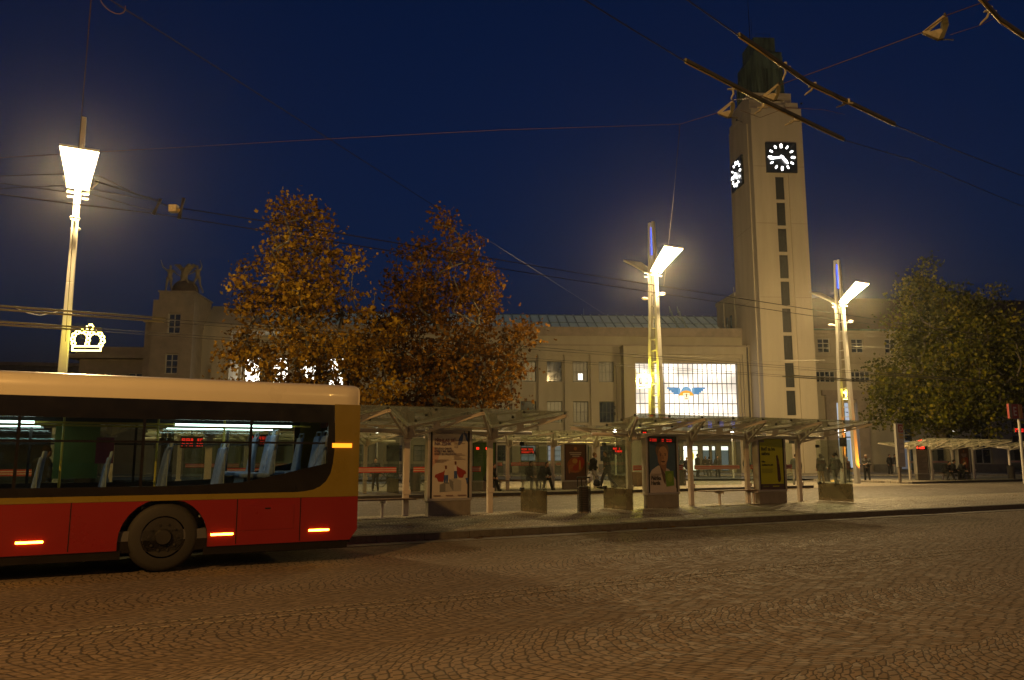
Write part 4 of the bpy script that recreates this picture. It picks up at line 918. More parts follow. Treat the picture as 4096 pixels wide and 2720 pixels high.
def paint4(root,x0,x1,z0,z1,y):
    W,H=x1-x0,z1-z0; X=lambda u:x0+W*u; Z=lambda v:z1-H*v
    def el(cx,cy,rx,ry,n=16): return [(X(cx+rx*math.cos(2*math.pi*i/n)),Z(cy+ry*math.sin(2*math.pi*i/n))) for i in range(n)]
    items=[(rect(x0,x1,z0,z1),0),(el(.5,.58,.40,.22),1),(el(.75,.5,.2,.16),2),(el(.48,.47,.13,.07),3),(el(.35,.62,.16,.06),4),(el(.72,.58,.05,.14),3),(el(.2,.7,.05,.12),4),(el(.5,.66,.14,.08),2),(rect(X(.2),X(.8),Z(.25),Z(.22)),5),(rect(X(.25),X(.78),Z(.30),Z(.27)),5),(rect(X(.35),X(.7),Z(.35),Z(.32)),5),(rect(X(.25),X(.65),Z(.78),Z(.765)),4),(el(.5,.12,.08,.05),4)]
    art(root,items,[PM((.10,.045,.02)),PM((.28,.08,.015)),PM((.30,.03,.01)),PM((.42,.24,.05)),PM((.34,.14,.03)),PM((.38,.33,.26))],y)
def paint5(root,x0,x1,z0,z1,y):
    W,H=x1-x0,z1-z0; X=lambda u:x0+W*u; Z=lambda v:z1-H*v
    items=[(rect(x0,x1,z0,z1),0)]
    for i in range(5): items.append((rect(X(.15),X(.85-.1*(i%3)),Z(.22+.07*i),Z(.2+.07*i)),1))
    for i in range(2): items.append((rect(X(.12+.45*i),X(.25+.45*i),Z(.19),Z(.13)),2)); 
    art(root,items,[PM((.06,.13,.02)),PM((.04,.085,.02)),PM((1,.02,.01),2.5)],y)
def paint6(root,x0,x1,z0,z1,y):
    W,H=x1-x0,z1-z0; X=lambda u:x0+W*u; Z=lambda v:z1-H*v
    items=[(rect(x0,x1,z0,z1),0),(rect(x0,x1,Z(.14),z1),1)]
    for i in range(14): items.append((rect(X(.1),X(.9-.15*((i*5)%4)),Z(.225+.05*i),Z(.2+.05*i)),2))
    for a,b in ((.03,.12),(.25,.75)): 
        for k in range(2): items.append((rect(X(a),X(b),Z(.045+.05*k),Z(.02+.05*k)),3))
    art(root,items,[PM((.26,.22,.17)),PM((.02,.02,.02)),PM((.15,.12,.1)),PM((1,.02,.01),6.0)],y)
citylight('light box with health school recruiting poster, red capes and blue lungs',19.35,S(1703,19.35),S(1880,19.35),.38,2.28,paint1)
citylight('light box with portrait poster of a smiling man in a pale shirt',19.35,S(2580,19.35),S(2711,19.35),.38,2.22,paint2)
citylight('light box with yellow-green poster of a dark shaver',19.35,S(3028,19.35),S(3142,19.35),.38,2.2,paint3)
citylight('light box with dark orange and red drink poster on the back platform',32.4,S(2250,32.4),S(2348,32.4),.35,2.2,paint4)
citylight('light box with plain green poster behind the left front shelter',32.4,S(1880,32.4),S(1985,32.4),.4,2.25,paint5)
citylight('light box with grey timetable under a red display in the distant shelter',33.6,S(3672,33.6),S(3722,33.6),.4,2.3,paint6)
citylight('light box with dim red and brown picture in the distant shelter',33.6,S(3842,33.6),S(3888,33.6),.3,2.2,paint4)
# ---- hung LED boards, most of them added in place of red reflections in glass
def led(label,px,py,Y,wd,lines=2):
    p=A(px,py,Y); root=thing('board_or_reflection',label,'display board',p,RA,'red departure displays')
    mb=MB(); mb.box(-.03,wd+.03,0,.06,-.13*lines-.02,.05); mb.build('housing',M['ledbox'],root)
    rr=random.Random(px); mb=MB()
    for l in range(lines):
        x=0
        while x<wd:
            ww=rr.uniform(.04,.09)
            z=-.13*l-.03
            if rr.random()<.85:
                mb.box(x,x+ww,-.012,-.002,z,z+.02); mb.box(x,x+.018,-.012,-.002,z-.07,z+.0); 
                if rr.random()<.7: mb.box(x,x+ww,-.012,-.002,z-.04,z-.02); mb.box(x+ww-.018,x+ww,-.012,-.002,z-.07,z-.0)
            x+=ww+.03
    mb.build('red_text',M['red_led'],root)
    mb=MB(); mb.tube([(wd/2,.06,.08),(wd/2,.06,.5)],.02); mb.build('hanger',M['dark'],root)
led('two-line red display reflection built as a hung board behind the left front shelter end glass',2086,1793,37.5,.62)
led('red display reflection built as a hung board behind the left end glass of the right front shelter',2452,1790,38.5,.5)
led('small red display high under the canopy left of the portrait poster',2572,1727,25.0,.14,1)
led('red display reflection in the bus window built as a hung board, left one',728,1752,22.0,.52)
led('red display reflection in the bus window built as a hung board, right one',1000,1744,21.0,.62)
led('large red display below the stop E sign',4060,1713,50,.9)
# ---- litter bin
bn=thing('litter_bin','dark slatted litter bin with open hoop top between the two front shelters','bin',G(2339,2053,.136)-Vector((0,-.2,0)),RA)
mb=MB(); mb.cyl(0,0,.04,.72,.135,.135,20); mb.build('liner',M['black'],bn)
mb=MB()
for i in range(14):
    z=.06+i*.047; mb.tube([(.165*math.cos(2*math.pi*k/20),.165*math.sin(2*math.pi*k/20),z+.004*math.sin(k)) for k in range(20)],.016,5,closed=True)
mb.build('basket',M['soot'],bn)
mb=MB(); 
for a in (.6,2.2,3.8,5.4): mb.bar((.18*math.cos(a),.18*math.sin(a),0),(.18*math.cos(a),.18*math.sin(a),.95),.02,.02)
mb.tube([(.18*math.cos(2*math.pi*k/20),.18*math.sin(2*math.pi*k/20),.95) for k in range(20)],.016,6,closed=True); mb.cyl(0,0,.955,.975,.19); mb.build('hoop',M['dark'],bn)
mb=MB(); mb.cyl(0,0,0,.04,.15); mb.build('base',M['concrete'],bn)
def binn(label,px,py,h=.85,r=.2):
    t=thing('litter_bin',label,'bin',G(px,py,.126),RA); mb=MB(); mb.cyl(0,0,0,h,r*.9,r,16); mb.build('basket',M['soot'],t); mb=MB(); mb.cyl(0,0,h,h+.04,r*1.08,r*.9,16); mb.build('lid',M['dark'],t)
binn('dark round bin on the back platform right of the portrait poster',2731,1942); binn('dark bin left of the two people behind the right end glass',3308,1926); binn('dark bin in the back shelter behind the health school poster',1661,1965,.95,.25); binn('black bin lit from behind at the far right shelter',4047,1915,.9,.25)
def planter(label,px,py,w,h,m):
    t=thing('planter',label,'planter',G(px,py,.126),RA); mb=MB(); a,b=w*.35,w*.5; mb.hexa([(-a,-a,0),(a,-a,0),(a,a,0),(-a,a,0)],[(-b,-b,h),(b,-b,h),(b,b,h),(-b,b,h)]); mb.build('pot',m,t,bevel=.015)
    mb=MB(); mb.box(-b*.88,b*.88,-b*.88,b*.88,h-.02,h+.01); mb.build('soil',M['ground'],t)
planter('tapered orange-brown planter left of the portrait poster',2552,1945,.75,.75,M['orange'])
blk=thing('concrete_block','low brown concrete block behind the left end glass of the right front shelter','concrete block',G(2476,1950,.126),RA); mb=MB(); mb.box(-.35,.35,-.25,.25,0,.33); mb.build('block',M['concrete'],blk,bevel=.02); mb=MB(); mb.box(-.38,.38,-.28,.28,.33,.38); mb.build('cap',M['concrete'],blk)
# ---- bicycles parked behind the back platform
def bicycle(label,p,rz):
    t=thing('bicycle',label,'bicycle',p,rz,'bicycles parked behind the back shelter')
    for x in (-.52,.52):
        mb=MB(); mb.tube([(x+.34*math.cos(2*math.pi*k/20),0,.34+.34*math.sin(2*math.pi*k/20)) for k in range(20)],.018,6,closed=True)
        for k in range(8): mb.bar((x,0,.34),(x+.33*math.cos(k*math.pi/4),0,.34+.33*math.sin(k*math.pi/4)),.005,.005)
        mb.build('wheel',M['rubber'],t)
    mb=MB(); 
    for a,b in (((-.52,0,.34),(-.1,0,.32)),((-.1,0,.32),(.38,0,.72)),((-.1,0,.32),(-.22,0,.78)),((-.22,0,.78),(-.52,0,.34)),((-.2,0,.72),(.36,0,.8)),((.36,0,.85),(.52,0,.34)),((.36,-.25,.98),(.36,.25,.98)),((.36,0,.85),(.36,0,.98))): mb.tube([a,b],.017,6)
    mb.build('frame',M['dark'],t); mb=MB(); mb.ell((-.23,0,.86),(.13,.06,.035)); mb.build('saddle',M['black'],t)
bicycle('bicycle parked nearest the rear of the bus on the back platform',G(1560,1948,.126),R(15)); bicycle('bicycle parked beside the first, partly behind the white shelter post',G(1600,1945,.126),R(40)); bicycle('bicycle seen just left of the health school light box',G(1665,1942,.126),R(20))
# ---- stop pylons
def pylonD():
    t=thing('stop_pylon','grey stop pylon with red letter D field left of the distant shelter','stop sign',G(3601,1934,.126),RA)
    k=1.0; mb=MB(); mb.box(-.06,.06,-.06,.06,0,3.3); mb.box(-.05,.5,-.15,.15,0,.05); mb.build('pole',M['stone'],t)
    mb=MB(); mb.box(.0,.48,-.09,.09,.95,3.48); mb.box(-.14,-.0,-.07,.07,.95,3.48); mb.build('panel',M['lampsteel'],t)
    mb=MB(); mb.box(.04,.46,-.1,-.09,2.95,3.42); p=mb.build('letter_field',M['signred'],t); text('letter','D',.42,M['signwhite'],p,(.13,-.103,3.03),bold=.006)
    mb=MB(); 
    for i,(a,b) in enumerate(((2.75,2.86),(2.6,2.68))): mb.box(.06,.44,-.098,-.09,a,b)
    mb.build('yellow_line',M['signyel'],t)
    mb=MB(); 
    for z in (2.35,2.05,1.75): mb.box(.08,.40,-.1,-.09,z,z+.2)
    mb.build('timetable',M['signwhite'],t)
pylonD()
eg=thing('stop_sign','red stop sign with white letter E and yellow stripes at the right edge','stop sign',G(4100,1934,.126),RA)
mb=MB(); mb.cyl(0,0,0,4.6,.09,.07); mb.build('pole',M['lampsteel'],eg); mb=MB(); mb.box(-1.0,.35,-.06,.06,3.75,4.6); pn=mb.build('panel',M['signred'],eg)
mb=MB(); mb.box(-1.0,-.72,-.066,-.06,3.75,4.6); mb.build('grey_field',M['stone'],pn); text('letter','E',.72,M['signwhite'],pn,(-.62,-.066,3.93),bold=.012)
mb=MB(); mb.box(-.08,.0,-.066,-.06,3.8,4.55); mb.box(.08,.14,-.066,-.06,3.8,4.55); mb.box(.22,.27,-.066,-.06,3.8,4.55); mb.build('yellow_stripe',M['signyel'],pn)
# ---- small street furniture lamp posts
for i,(px,lb) in enumerate(((1509,'small globe lamp seen under the left shelter roof behind the bus tail'),(2460,'small globe lamp left of the portrait poster behind the canopy'),(2927,'slim globe lamp right of the shop doors'),(3374,'small globe lamp directly behind the far double lamp'),(3810,'small white globe lamp shining below the dark tree'))):
    Yg=58 if i!=4 else 70
    p=A(px,1728,Yg)
    t=thing('globe_lamp',lb,'street lamp',(p.x,p.y,0.1),0,'small globe lamps before the station'); mb=MB(); mb.cyl(0,0,0,p.z-.25,.07,.05,10); mb.build('pole',M['lampsteel'],t); mb=MB(); mb.ell((0,0,p.z-.05),(.13,.13,.14)); mb.build('globe',M['globe'],t); mb=MB(); mb.cyl(0,0,p.z+.12,p.z+.15,.2,.1,12); mb.build('cap',M['lampsteel'],t)
    point('globe_light',t,(0,0,p.z-.4),70,(1,.9,.7),.12)
# small dark signboard beside the far lamp
sb=thing('signboard','small dark signboard on a thin post in front of the far double lamp','sign',G(3382,1936,.0),0); mb=MB(); mb.tube([(0,0,0),(0,0,3.0)],.03); mb.build('post',M['dark'],sb); mb=MB(); mb.box(-.22,.22,-.05,.02,2.3,2.85); mb.build('board',M['dark'],sb)
# ------------------------------------------------------------------ tall double street lamps
def big_lamp(label,p,energy,lit=(1,1),ground_orange=False,first=None):
    root=thing('street_lamp',label,'street lamp',(p.x,p.y,p.z),RA,'tall double-blade street lamps')
    H=14.6
    for sg in (-1,1):
        mb=MB(); S0,S1=.52,.14
        for (z0,z1) in ((0,4),(4,8),(8,11),(11,H)):
            def yc(z): return sg*(S0+(S1-S0)*z/H)
            def wd(z): return .17-.085*z/H
            def dp(z): return .13-.05*z/H
            b=[(-wd(z0),yc(z0)-dp(z0),z0),(wd(z0),yc(z0)-dp(z0),z0),(wd(z0),yc(z0)+dp(z0),z0),(-wd(z0),yc(z0)+dp(z0),z0)]
            t=[(-wd(z1),yc(z1)-dp(z1),z1-.004),(wd(z1),yc(z1)-dp(z1),z1-.004),(wd(z1),yc(z1)+dp(z1),z1-.004),(-wd(z1),yc(z1)+dp(z1),z1-.004)]
            mb.hexa(b,t)
        mb.build('mast_blade',M['lampsteel'],root,bevel=.02)
    mb=MB()
    for z in np.arange(4.2,12,.62): mb.box(-.05,.05,-.3,.3,z,z+.03)
    mb.build('rung',M['lampsteel'],root)
    mb=MB(); mb.box(-.03,.03,-.02,.02,12.7,14.3); mb.build('blue_strip',M['blue_led'],root)
    for k,sg in enumerate((-1,1)):
        # paddle: narrow root, wide tip, slightly curved near the root
        prof=[(.28,11.66,.39),(.45,11.82,.40),(1.05,12.2,.50),(1.85,12.68,.65)]
        vs_t=[];vs_b=[]
        for (y,z,hw) in prof:
            vs_t+= [(-hw,sg*y,z+.10),(hw,sg*y,z+.10)]; vs_b+=[(-hw,sg*y,z),(hw,sg*y,z)]
        n=len(prof); mb=MB(); V=vs_t+vs_b; fs=[]
        for i in range(n-1):
            a=2*i; fs+=[(a,a+1,a+3,a+2),(a,a+2,a+2+2*n,a+2*n),(a+1,a+1+2*n,a+3+2*n,a+3)]
        fs+=[(0,2*n,2*n+1,1),(2*n-2,2*n-1,4*n-1,4*n-2)]
        mb.add(V,fs); pd=mb.build('lamp_head',M['lampsteel'],root)
        mb=MB(); fs=[]
        for i in range(n-1): a=2*i; fs.append((a,a+1,a+3,a+2))
        mb.add([(x*.96,y,z-.004) for x,y,z in vs_b],fs); mb.build('reflector',M['lamp'] if lit[k] else M['signwhite'],pd)
        
        for bx in (-.36,.14): mb=MB(); mb.box(bx,bx+.22,sg*.3-.03,sg*.3+.03,11.44,11.50); mb.build('bracket',M['lampsteel'],root)
        if lit[k]: point('lamp_light',root,(0,sg*1.35,11.75),energy if lit[k]==1 else energy*lit[k],r=.35)
        mb=MB(); mb.tube([(0,sg*.25,10.2),(0,sg*.62,10.32)],.04); mb.ell((0,sg*.78,10.36),(.19,.17,.07)); so=mb.build('side_spot',M['lampsteel'],root,smooth=True)
        mb=MB(); mb.ell((0,sg*.78,10.32),(.15,.13,.05)); mb.build('spot_lens',M['spot'] if (lit[k] and sg<0) else M['signwhite'],so)
    return root
LE=5200
LL=A(250,1490,28.9); l1=big_lamp('tall double street lamp at the left with the brightest head facing the camera',Vector((LL.x,28.9,.126)),LE,(1,.6))
l2=big_lamp('tall double street lamp in front of the glowing grid window',Vector((7.85,42.5,.126)),LE,(1,.4))
l3=big_lamp('tall double street lamp right of the clock tower with one leg lit orange',Vector((21.6,50.6,.0)),LE,(1,.8))
for (dx,lb) in ((-1.05,'orange ground uplight left of the far lamp foot'),(.85,'orange ground uplight right of the far lamp foot')):
    p=G(3385+dx*50,1925,.01); t=thing('ground_light',lb,'ground light',(p.x,p.y,.002),0,'orange ground lights'); mb=MB(); mb.cyl(0,0,0,.02,.2,.2,16); mb.build('housing',M['dark'],t); mb=MB(); mb.cyl(0,0,.02,.024,.16,.16,16); mb.build('lens',M['uplight'],t)
point('leg_uplight',l3,(.75,-1.7,.08),1700,(1,.30,.02),.05,spot=46,rot=(R(150)+R(0),R(0),0)).rotation_euler=Vector((-.7,1.28,2.2)).to_track_quat('-Z','Y').to_euler()
# ---- crown decorations
def crown(label,p,rz,sc_=1.0,glow=60):
    t=thing('crown_light',label,'light decoration',p,rz,'crown shaped light decorations on the lamps'); k=.00282*sc_
    def X(x): return (x-1180)*k
    def Z(y): return (850-y)*k
    rings=[(998,745),(985,690),(997,637),(1037,597),(1095,583),(1150,603),(1185,650),(1183,703),(1175,755),(1222,607),(1278,598),(1332,620),(1363,663),(1372,715),(1350,765)]
    mb=MB()
    for x,y in rings: mb.tube([(X(x)+25*k*math.cos(2*math.pi*i/14),0,Z(y)+25*k*math.sin(2*math.pi*i/14)) for i in range(14)],8*k,6,closed=True)
    mb.tube([(X(1193)+42*k*math.cos(a),0,Z(530)+42*k*math.sin(a)) for a in np.linspace(R(150),R(390),14)],8*k,6)
    for x in (1186,1212): mb.tube([(X(x)+10*k*math.cos(2*math.pi*i/8),0,Z(495)+10*k*math.sin(2*math.pi*i/8)) for i in range(8)],4*k,5,closed=True)
    mb.build('light_tube',M['crownl'],t,smooth=True)
    mb=MB(); 
    for y in (785,840): mb.tube([(X(985),0,Z(y)),(X(1358),0,Z(y))],10*k,8)
    for x in (990,1352): mb.tube([(X(x),0,Z(785)),(X(x),0,Z(840))],10*k,8)
    mb.build('base_band',M['crownl'],t,smooth=True)
    mb=MB(); mb.tube([(X(950),.02,Z(440)),(X(945),.02,Z(820)),(X(975),.02,Z(848)),(X(1350),.02,Z(852))],5*k,6); mb.build('bracket',M['dark'],t)
    point('crown_glow',t,(0,-.35 if glow<100 else .0,.5),glow,(1,.8,.04),.25)
crown('glowing crown decoration on the left lamp mast above the bus',A(348,1405,28.75),R(3)); crown('glowing crown decoration at the left of the middle lamp before the grid window',A(2576,1552,42.6),R(-55),.95,900); crown('glowing crown decoration behind the far lamp legs',A(3385,1598,51.3),R(0),.62)
# ---- assumed lamps, unseen behind the camera, added to light the foreground road
def assumed_near_lamp(label,x,y,h,e,c):
    t=thing('assumed_roadside_lamp',label,'street lamp',(x,y,0),0,'assumed roadside lamps behind the viewer'); mb=MB(); mb.cyl(0,0,0,h,.09,.05,12); mb.tube([(0,0,h),(.0,.6,h+.35),(0,1.5,h+.4)],.04); mb.build('pole',M['lampsteel'],t); mb=MB(); mb.ell((0,1.7,h+.36),(.16,.38,.09)); mb.build('lamp_head',M['lampsteel'],t); mb=MB(); mb.ell((0,1.7,h+.31),(.12,.3,.05)); mb.build('lens',emit('assumed_lamp_lens',(1,.5,.12),20),t)
    point('assumed_road_light',t,(0,1.7,h+.1),e,c,.2)
assumed_near_lamp('assumed sodium street lamp, added unseen behind the viewer to the left',-8,-6,10,9500,(1,.50,.12)); assumed_near_lamp('assumed sodium street lamp, added unseen behind the viewer to the right',17,-7,10,1700,(1,.54,.13))  # both lamps are out of view, assumed from the orange light on the road
# ------------------------------------------------------------------ the bus
BN=12.6; bw=G(650,2250); 
kk=(650-2048)/3215.0; Yb=BN/(CR-SR*kk); BX=kk*Yb
bus=thing('city_bus','red and cream city bus with dark window band and yellow stripe driving left','bus',(BX,Yb,0),RA)
XF,XR=-8.9,2.87; BWd=2.42; zr=2.80
# cross-sections along x for the outer shell: rounded roof edge
def side_panel(mb,x0,x1,z0,z1,y=0,t=.03,mi=0): mb.box(x0,x1,y,y+t,z0,z1,mi)
wheels=[0,-5.95]; wr=.50
def skirt(mb,y0,y1):
    # red skirt with wheel arches
    def arch(cx):
        pts=[(cx+.60*math.cos(t),.46+.60*math.sin(t)) for t in np.linspace(math.pi,0,15)]; return pts
    ztop=1.02; zb=.34
    xs=[XF+.02]
    poly=[(XF+.02,zb)]
    for cx in sorted(wheels):
        poly+=[(cx-.60,zb)]+[(x,max(z,zb)) for x,z in arch(cx)]+[(cx+.60,zb)]
    poly+=[(XR-.12,zb),(XR,.50),(XR,ztop),(XF+.02,ztop)]
    # split into convex-ish columns to avoid bad triangulation
    cuts=sorted({p[0] for p in poly})
    def low(x):
        for cx in wheels:
            if abs(x-cx)<.60: return max(zb,.46+math.sqrt(max(0,.36-(x-cx)**2)))
        return zb if x<XR-.12 else zb+(x-XR+.12)/.12*.16
    for a,b in zip(cuts[:-1],cuts[1:]):
        if b-a<1e-4: continue
        la,lb=low(a+1e-5),low(b-1e-5)
        mb.hexa([(a,y0,la),(b,y0,lb),(b,y1,lb),(a,y1,la)],[(a,y0,ztop),(b,y0,ztop),(b,y1,ztop),(a,y1,ztop)])
for (ya,yb) in ((0,.05),(BWd-.05,BWd)):
    mb=MB(); skirt(mb,ya,yb); mb.build('side_panel',M['bus_red'],bus)
mb=MB(); mb.box(XF+.05,XR-.1,.06,BWd-.06,.30,.46); 
for cx in wheels: pass
mb.build('underbody',M['bus_black'],bus)
mb=MB(); 
for cut in ((XF+.05,wheels[1]-.55),(wheels[1]+.55,wheels[0]-.55),(wheels[0]+.55,XR-.15)): mb.box(cut[0],cut[1],.03,.06,.22,.345)
mb.build('lower_sill',M['bus_black'],bus)
mb=MB(); mb.box(XF+.02,XR+.004,-.006,.045,1.022,1.105); mb.box(XF+.02,XR+.004,BWd-.045,BWd+.006,1.022,1.105)
# rear yellow panel with curved corner
def xq(z):
    pts=[(1.105,1.85),(1.115,2.0),(1.14,2.14),(1.19,2.25),(1.27,2.34),(1.40,2.41),(1.60,2.45),(1.9,2.465),(2.5,2.44)]
    for (z0,x0),(z1,x1) in zip(pts[:-1],pts[1:]):
        if z<=z1: return x0+(x1-x0)*(z-z0)/(z1-z0)
    return 2.44
def xin(z): return min(2.36,1.0+(z-1.26)*5.0) if z<1.40 else min(2.37,1.70+(z-1.40)*4.2) if z<1.55 else 2.345
zl=[1.105,1.115,1.14,1.165,1.19,1.23,1.27,1.33,1.40,1.47,1.55,1.75,1.9,2.2,2.5]
for za,zb_ in zip(zl[:-1],zl[1:]):
    mb.hexa([(xq(za),-.004,za),(XR,-.004,za),(XR,.03,za),(xq(za),.03,za)],[(xq(zb_),-.004,zb_),(XR,-.004,zb_),(XR,.03,zb_),(xq(zb_),.03,zb_)])
mb.box(2.44,XR,BWd-.03,BWd+.004,1.105,2.50); mb.build('yellow_trim',M['bus_yellow'],bus)
# roof: cream band bulging over the side
mb=MB(); prof=[(0,2.49),(-.012,2.62),(.0,2.74),(.06,2.80),(.2,2.835),(BWd/2,2.86),(BWd-.2,2.835),(BWd-.06,2.80),(BWd,2.74),(BWd+.012,2.62),(BWd,2.49)]
n=len(prof)
xs=[XF,XF+.15,XR-.25,XR-.05,XR]; sq=[.9,1,1,.985,.95]
vsx=[]
for x,q in zip(xs,sq): vsx+=[(x,BWd/2+(y-BWd/2)*q,2.49+(z-2.49)*(q if q<1 else 1)) for y,z in prof]
fs=[]
for i in range(len(xs)-1):
    for j in range(n-1): fs.append((i*n+j,i*n+j+1,(i+1)*n+j+1,(i+1)*n+j))
fs+=[tuple(range(n)),tuple((len(xs)-1)*n+j for j in range(n-1,-1,-1))]
mb.add(vsx,fs); mb.build('roof',M['bus_cream'],bus,smooth=True)
mb=MB(); mb.box(-8.4,-5.8,.6,BWd-.4,2.84,2.98); mb.build('roof_unit',M['bus_cream'],bus,bevel=.05)
mb=MB(); mb.box(XF,XR,.02,BWd-.02,2.455,2.488); mb.build('ceiling',M['businside'],bus)
# black glazing band: upper opaque strip, lower strip, pillars and rear quarter
for y0,y1 in ((.0,.03),(BWd-.03,BWd)):
    mb=MB(); mb.box(XF,2.44,y0,y1,2.20,2.49); mb.box(XF,1.9,y0,y1,1.106,1.23)
    for za,zb_ in zip(zl[:-2],zl[1:-1]):
        if zb_<=1.231: ia=ib=1.9-.05
        elif za<1.232: ia,ib=.3,1.0+(zb_-1.26)*5
        else: ia,ib=(.3 if za<1.25 else xin(za)),xin(zb_)
        mb.hexa([(ia,y0,za),(xq(za),y0,za),(xq(za),y1,za),(ia,y1,za)],[(ib,y0,zb_),(xq(zb_),y0,zb_),(xq(zb_),y1,zb_),(ib,y1,zb_)])
    for x in (-7.6,-6.2,-4.6,-3.3,-1.9,-.35,1.15): mb.box(x-.02,x+.02,y0+.004,y1-.002,1.23,2.20)
    mb.box(XF,2.31,y0+.002,y1+.002,1.855,1.885)
    mb.build('window_band',M['bus_black'],bus)
for y0 in (.012,BWd-.02):
    prev=XF
    for x in (-7.6,-6.2,-4.6,-3.3,-1.9,-.35,1.15,2.34):
        mb=MB(); mb.box(prev+.02,x-.02,y0,y0+.008,1.225,2.205); mb.build('window',M['busglass'],bus); prev=x
for x in (-7.4,-4.9,-3.1,-1.2,1.0,1.95):
    mb=MB(); mb.box(x-.006,x+.006,-.004,.001,.36,1.02); mb.build('panel_seam',M['bus_black'],bus)
for (a_,b_,c_,d_) in ((1.05,1.85,.55,.92),(-2.9,-2.35,.55,.85)):
    mb=MB(); mb.box(a_,b_,-.007,.0,c_,d_); hh=mb.build('side_hatch',M['bus_red'],bus,bevel=.006); mb=MB(); mb.box((a_+b_)/2-.04,(a_+b_)/2+.04,-.012,-.007,d_-.06,d_-.04); mb.build('latch',M['bus_black'],hh)
# rear wall and front wall
mb=MB(); mb.box(XR-.04,XR,.05,BWd-.05,.46,1.5); mb.box(XR-.04,XR,.05,BWd-.05,2.2,2.49); mb.build('rear_panel',M['bus_red'],bus)
mb=MB(); mb.box(XR-.03,XR-.01,.05,BWd-.05,1.5,2.2); mb.build('rear_window',M['busglass2'],bus)
for y in (.15,BWd-.4):
    mb=MB(); mb.box(XR,XR+.02,y,y+.25,.75,1.25); mb.build('tail_light',emit('tail_red',(1,.02,.01),3),bus)
mb=MB(); mb.box(XF,XF+.05,.05,BWd-.05,.4,1.1); mb.build('front_panel',M['bus_red'],bus); mb=MB(); mb.box(XF,XF+.03,.05,BWd-.05,1.1,2.49); mb.build('windscreen',M['busglass'],bus)
# wheels
for cx in wheels:
    for y0,sg in ((.04,-1),(BWd-.30,1)):
        mb=MB(); 
        prof_=[(0,.30),(.0,.42),(.03,.48),(.13,.50),(.22,.48),(.26,.42),(.26,.30)]
        vs_=[];fs=[];K=32
        for (yy,r) in prof_:
            for k in range(K): a=2*math.pi*k/K; vs_.append((cx+r*math.cos(a),y0+yy,.5+r*math.sin(a)))
        for i in range(len(prof_)-1):
            for k in range(K): fs.append((i*K+k,i*K+(k+1)%K,(i+1)*K+(k+1)%K,(i+1)*K+k))
        mb.add(vs_,fs); wh=mb.build('wheel',M['rubber'],bus,smooth=True)
        yo_=y0+(.05 if sg<0 else .21); mb=MB(); mb.tube([(cx,yo_-.03,.5),(cx,yo_+.03,.5)],[.28,.30],24); mb.tube([(cx,yo_-.09,.5),(cx,yo_+.02,.5)],[.10,.14],16)
        for k in range(10): a=2*math.pi*k/10; mb.tube([(cx+.19*math.cos(a),yo_-.055,.5+.19*math.sin(a)),(cx+.19*math.cos(a),yo_,.5+.19*math.sin(a))],.018,6)
        mb.build('rim',M['rim'],wh)
    mb=MB(); 
    for k in range(10):
        a0,a1=math.pi*k/10,math.pi*(k+1)/10
        mb.quad((cx+.60*math.cos(a0),.05,.46+.6*math.sin(a0)),(cx+.60*math.cos(a1),.05,.46+.6*math.sin(a1)),(cx+.60*math.cos(a1),.5,.46+.6*math.sin(a1)),(cx+.60*math.cos(a0),.5,.46+.6*math.sin(a0)))
    mb.box(cx-.6,cx+.6,.5,.52,.3,1.06); mb.build('wheel_arch',M['bus_black'],bus)
# side marker lights
for x in (-8.2,-6.9,-4.2,-2.9,-1.66,.80,2.25):
    mb=MB(); mb.box(x-.16,x+.16,-.016,.0,.495,.525); mb.build('marker_light',M['amber'],bus,bevel=.006)
mb=MB(); mb.box(2.42,2.74,-.02,-.004,1.80,1.87); mb.build('turn_signal',emit('turn_amber',(1,.22,.01),3.0),bus)
# interior
mb=MB(); mb.box(XF+.1,XR-.1,.06,BWd-.06,.46,.60); mb.box(.9,XR-.1,.06,BWd-.06,.6,1.15); mb.build('floor',M['busfloor'],bus)
def busseat(x,y,z,head=True):
    o=MB(); o.box(x-.22,x+.2,y-.2,y+.2,z+.38,z+.45); o.hexa([(x+.16,y-.21,z+.42),(x+.24,y-.21,z+.42),(x+.24,y+.21,z+.42),(x+.16,y+.21,z+.42)],[(x+.26,y-.19,z+1.05),(x+.31,y-.19,z+1.05),(x+.31,y+.19,z+1.05),(x+.26,y+.19,z+1.05)])
    so=o.build('seat',M['seat'],bus,bevel=.03); o=MB(); o.tube([(x+.29,y-.17,z+1.0),(x+.31,y-.15,z+1.12),(x+.31,y+.15,z+1.12),(x+.29,y+.17,z+1.0)],.016,6); o.box(x+.245,x+.26,y-.2,y+.2,z+.45,z+.95); o.box(x-.05,x+.1,y-.05,y+.05,z,z+.38); o.build('seat_frame',M['seat2'],so)
for x in (-7.7,-6.9,-3.6,-2.75,-1.9,-1.05): 
    for y in (.32,.76): 
        if x in(-3.6,) and y>.5: continue
        busseat(x,y,.6)
for x in (-6.9,-2.75,-1.05): busseat(x,BWd-.35,.6)
for x in (-.25,.55): busseat(x,.34,.75); busseat(x,.78,.75)
for x in (1.3,2.1): busseat(x,.34,.95); busseat(x,.8,.95); busseat(x,BWd-.35,.95)
mb=MB()
for x in (-7.2,-4.4,-3.1,-1.4,-.1,.9): mb.cyl(x,1.0 if x<0 else 1.05,.6,2.45,.017,n=8)
mb.tube([(XF+.5,.6,2.15),(2.2,.6,2.15)],.016,6); mb.tube([(XF+.5,BWd-.6,2.15),(2.2,BWd-.6,2.15)],.016,6); mb.tube([(-3.9,.1,1.35),(-2.3,.1,1.35)],.016,6)
mb.build('grab_rail',M['pole_y'],bus)
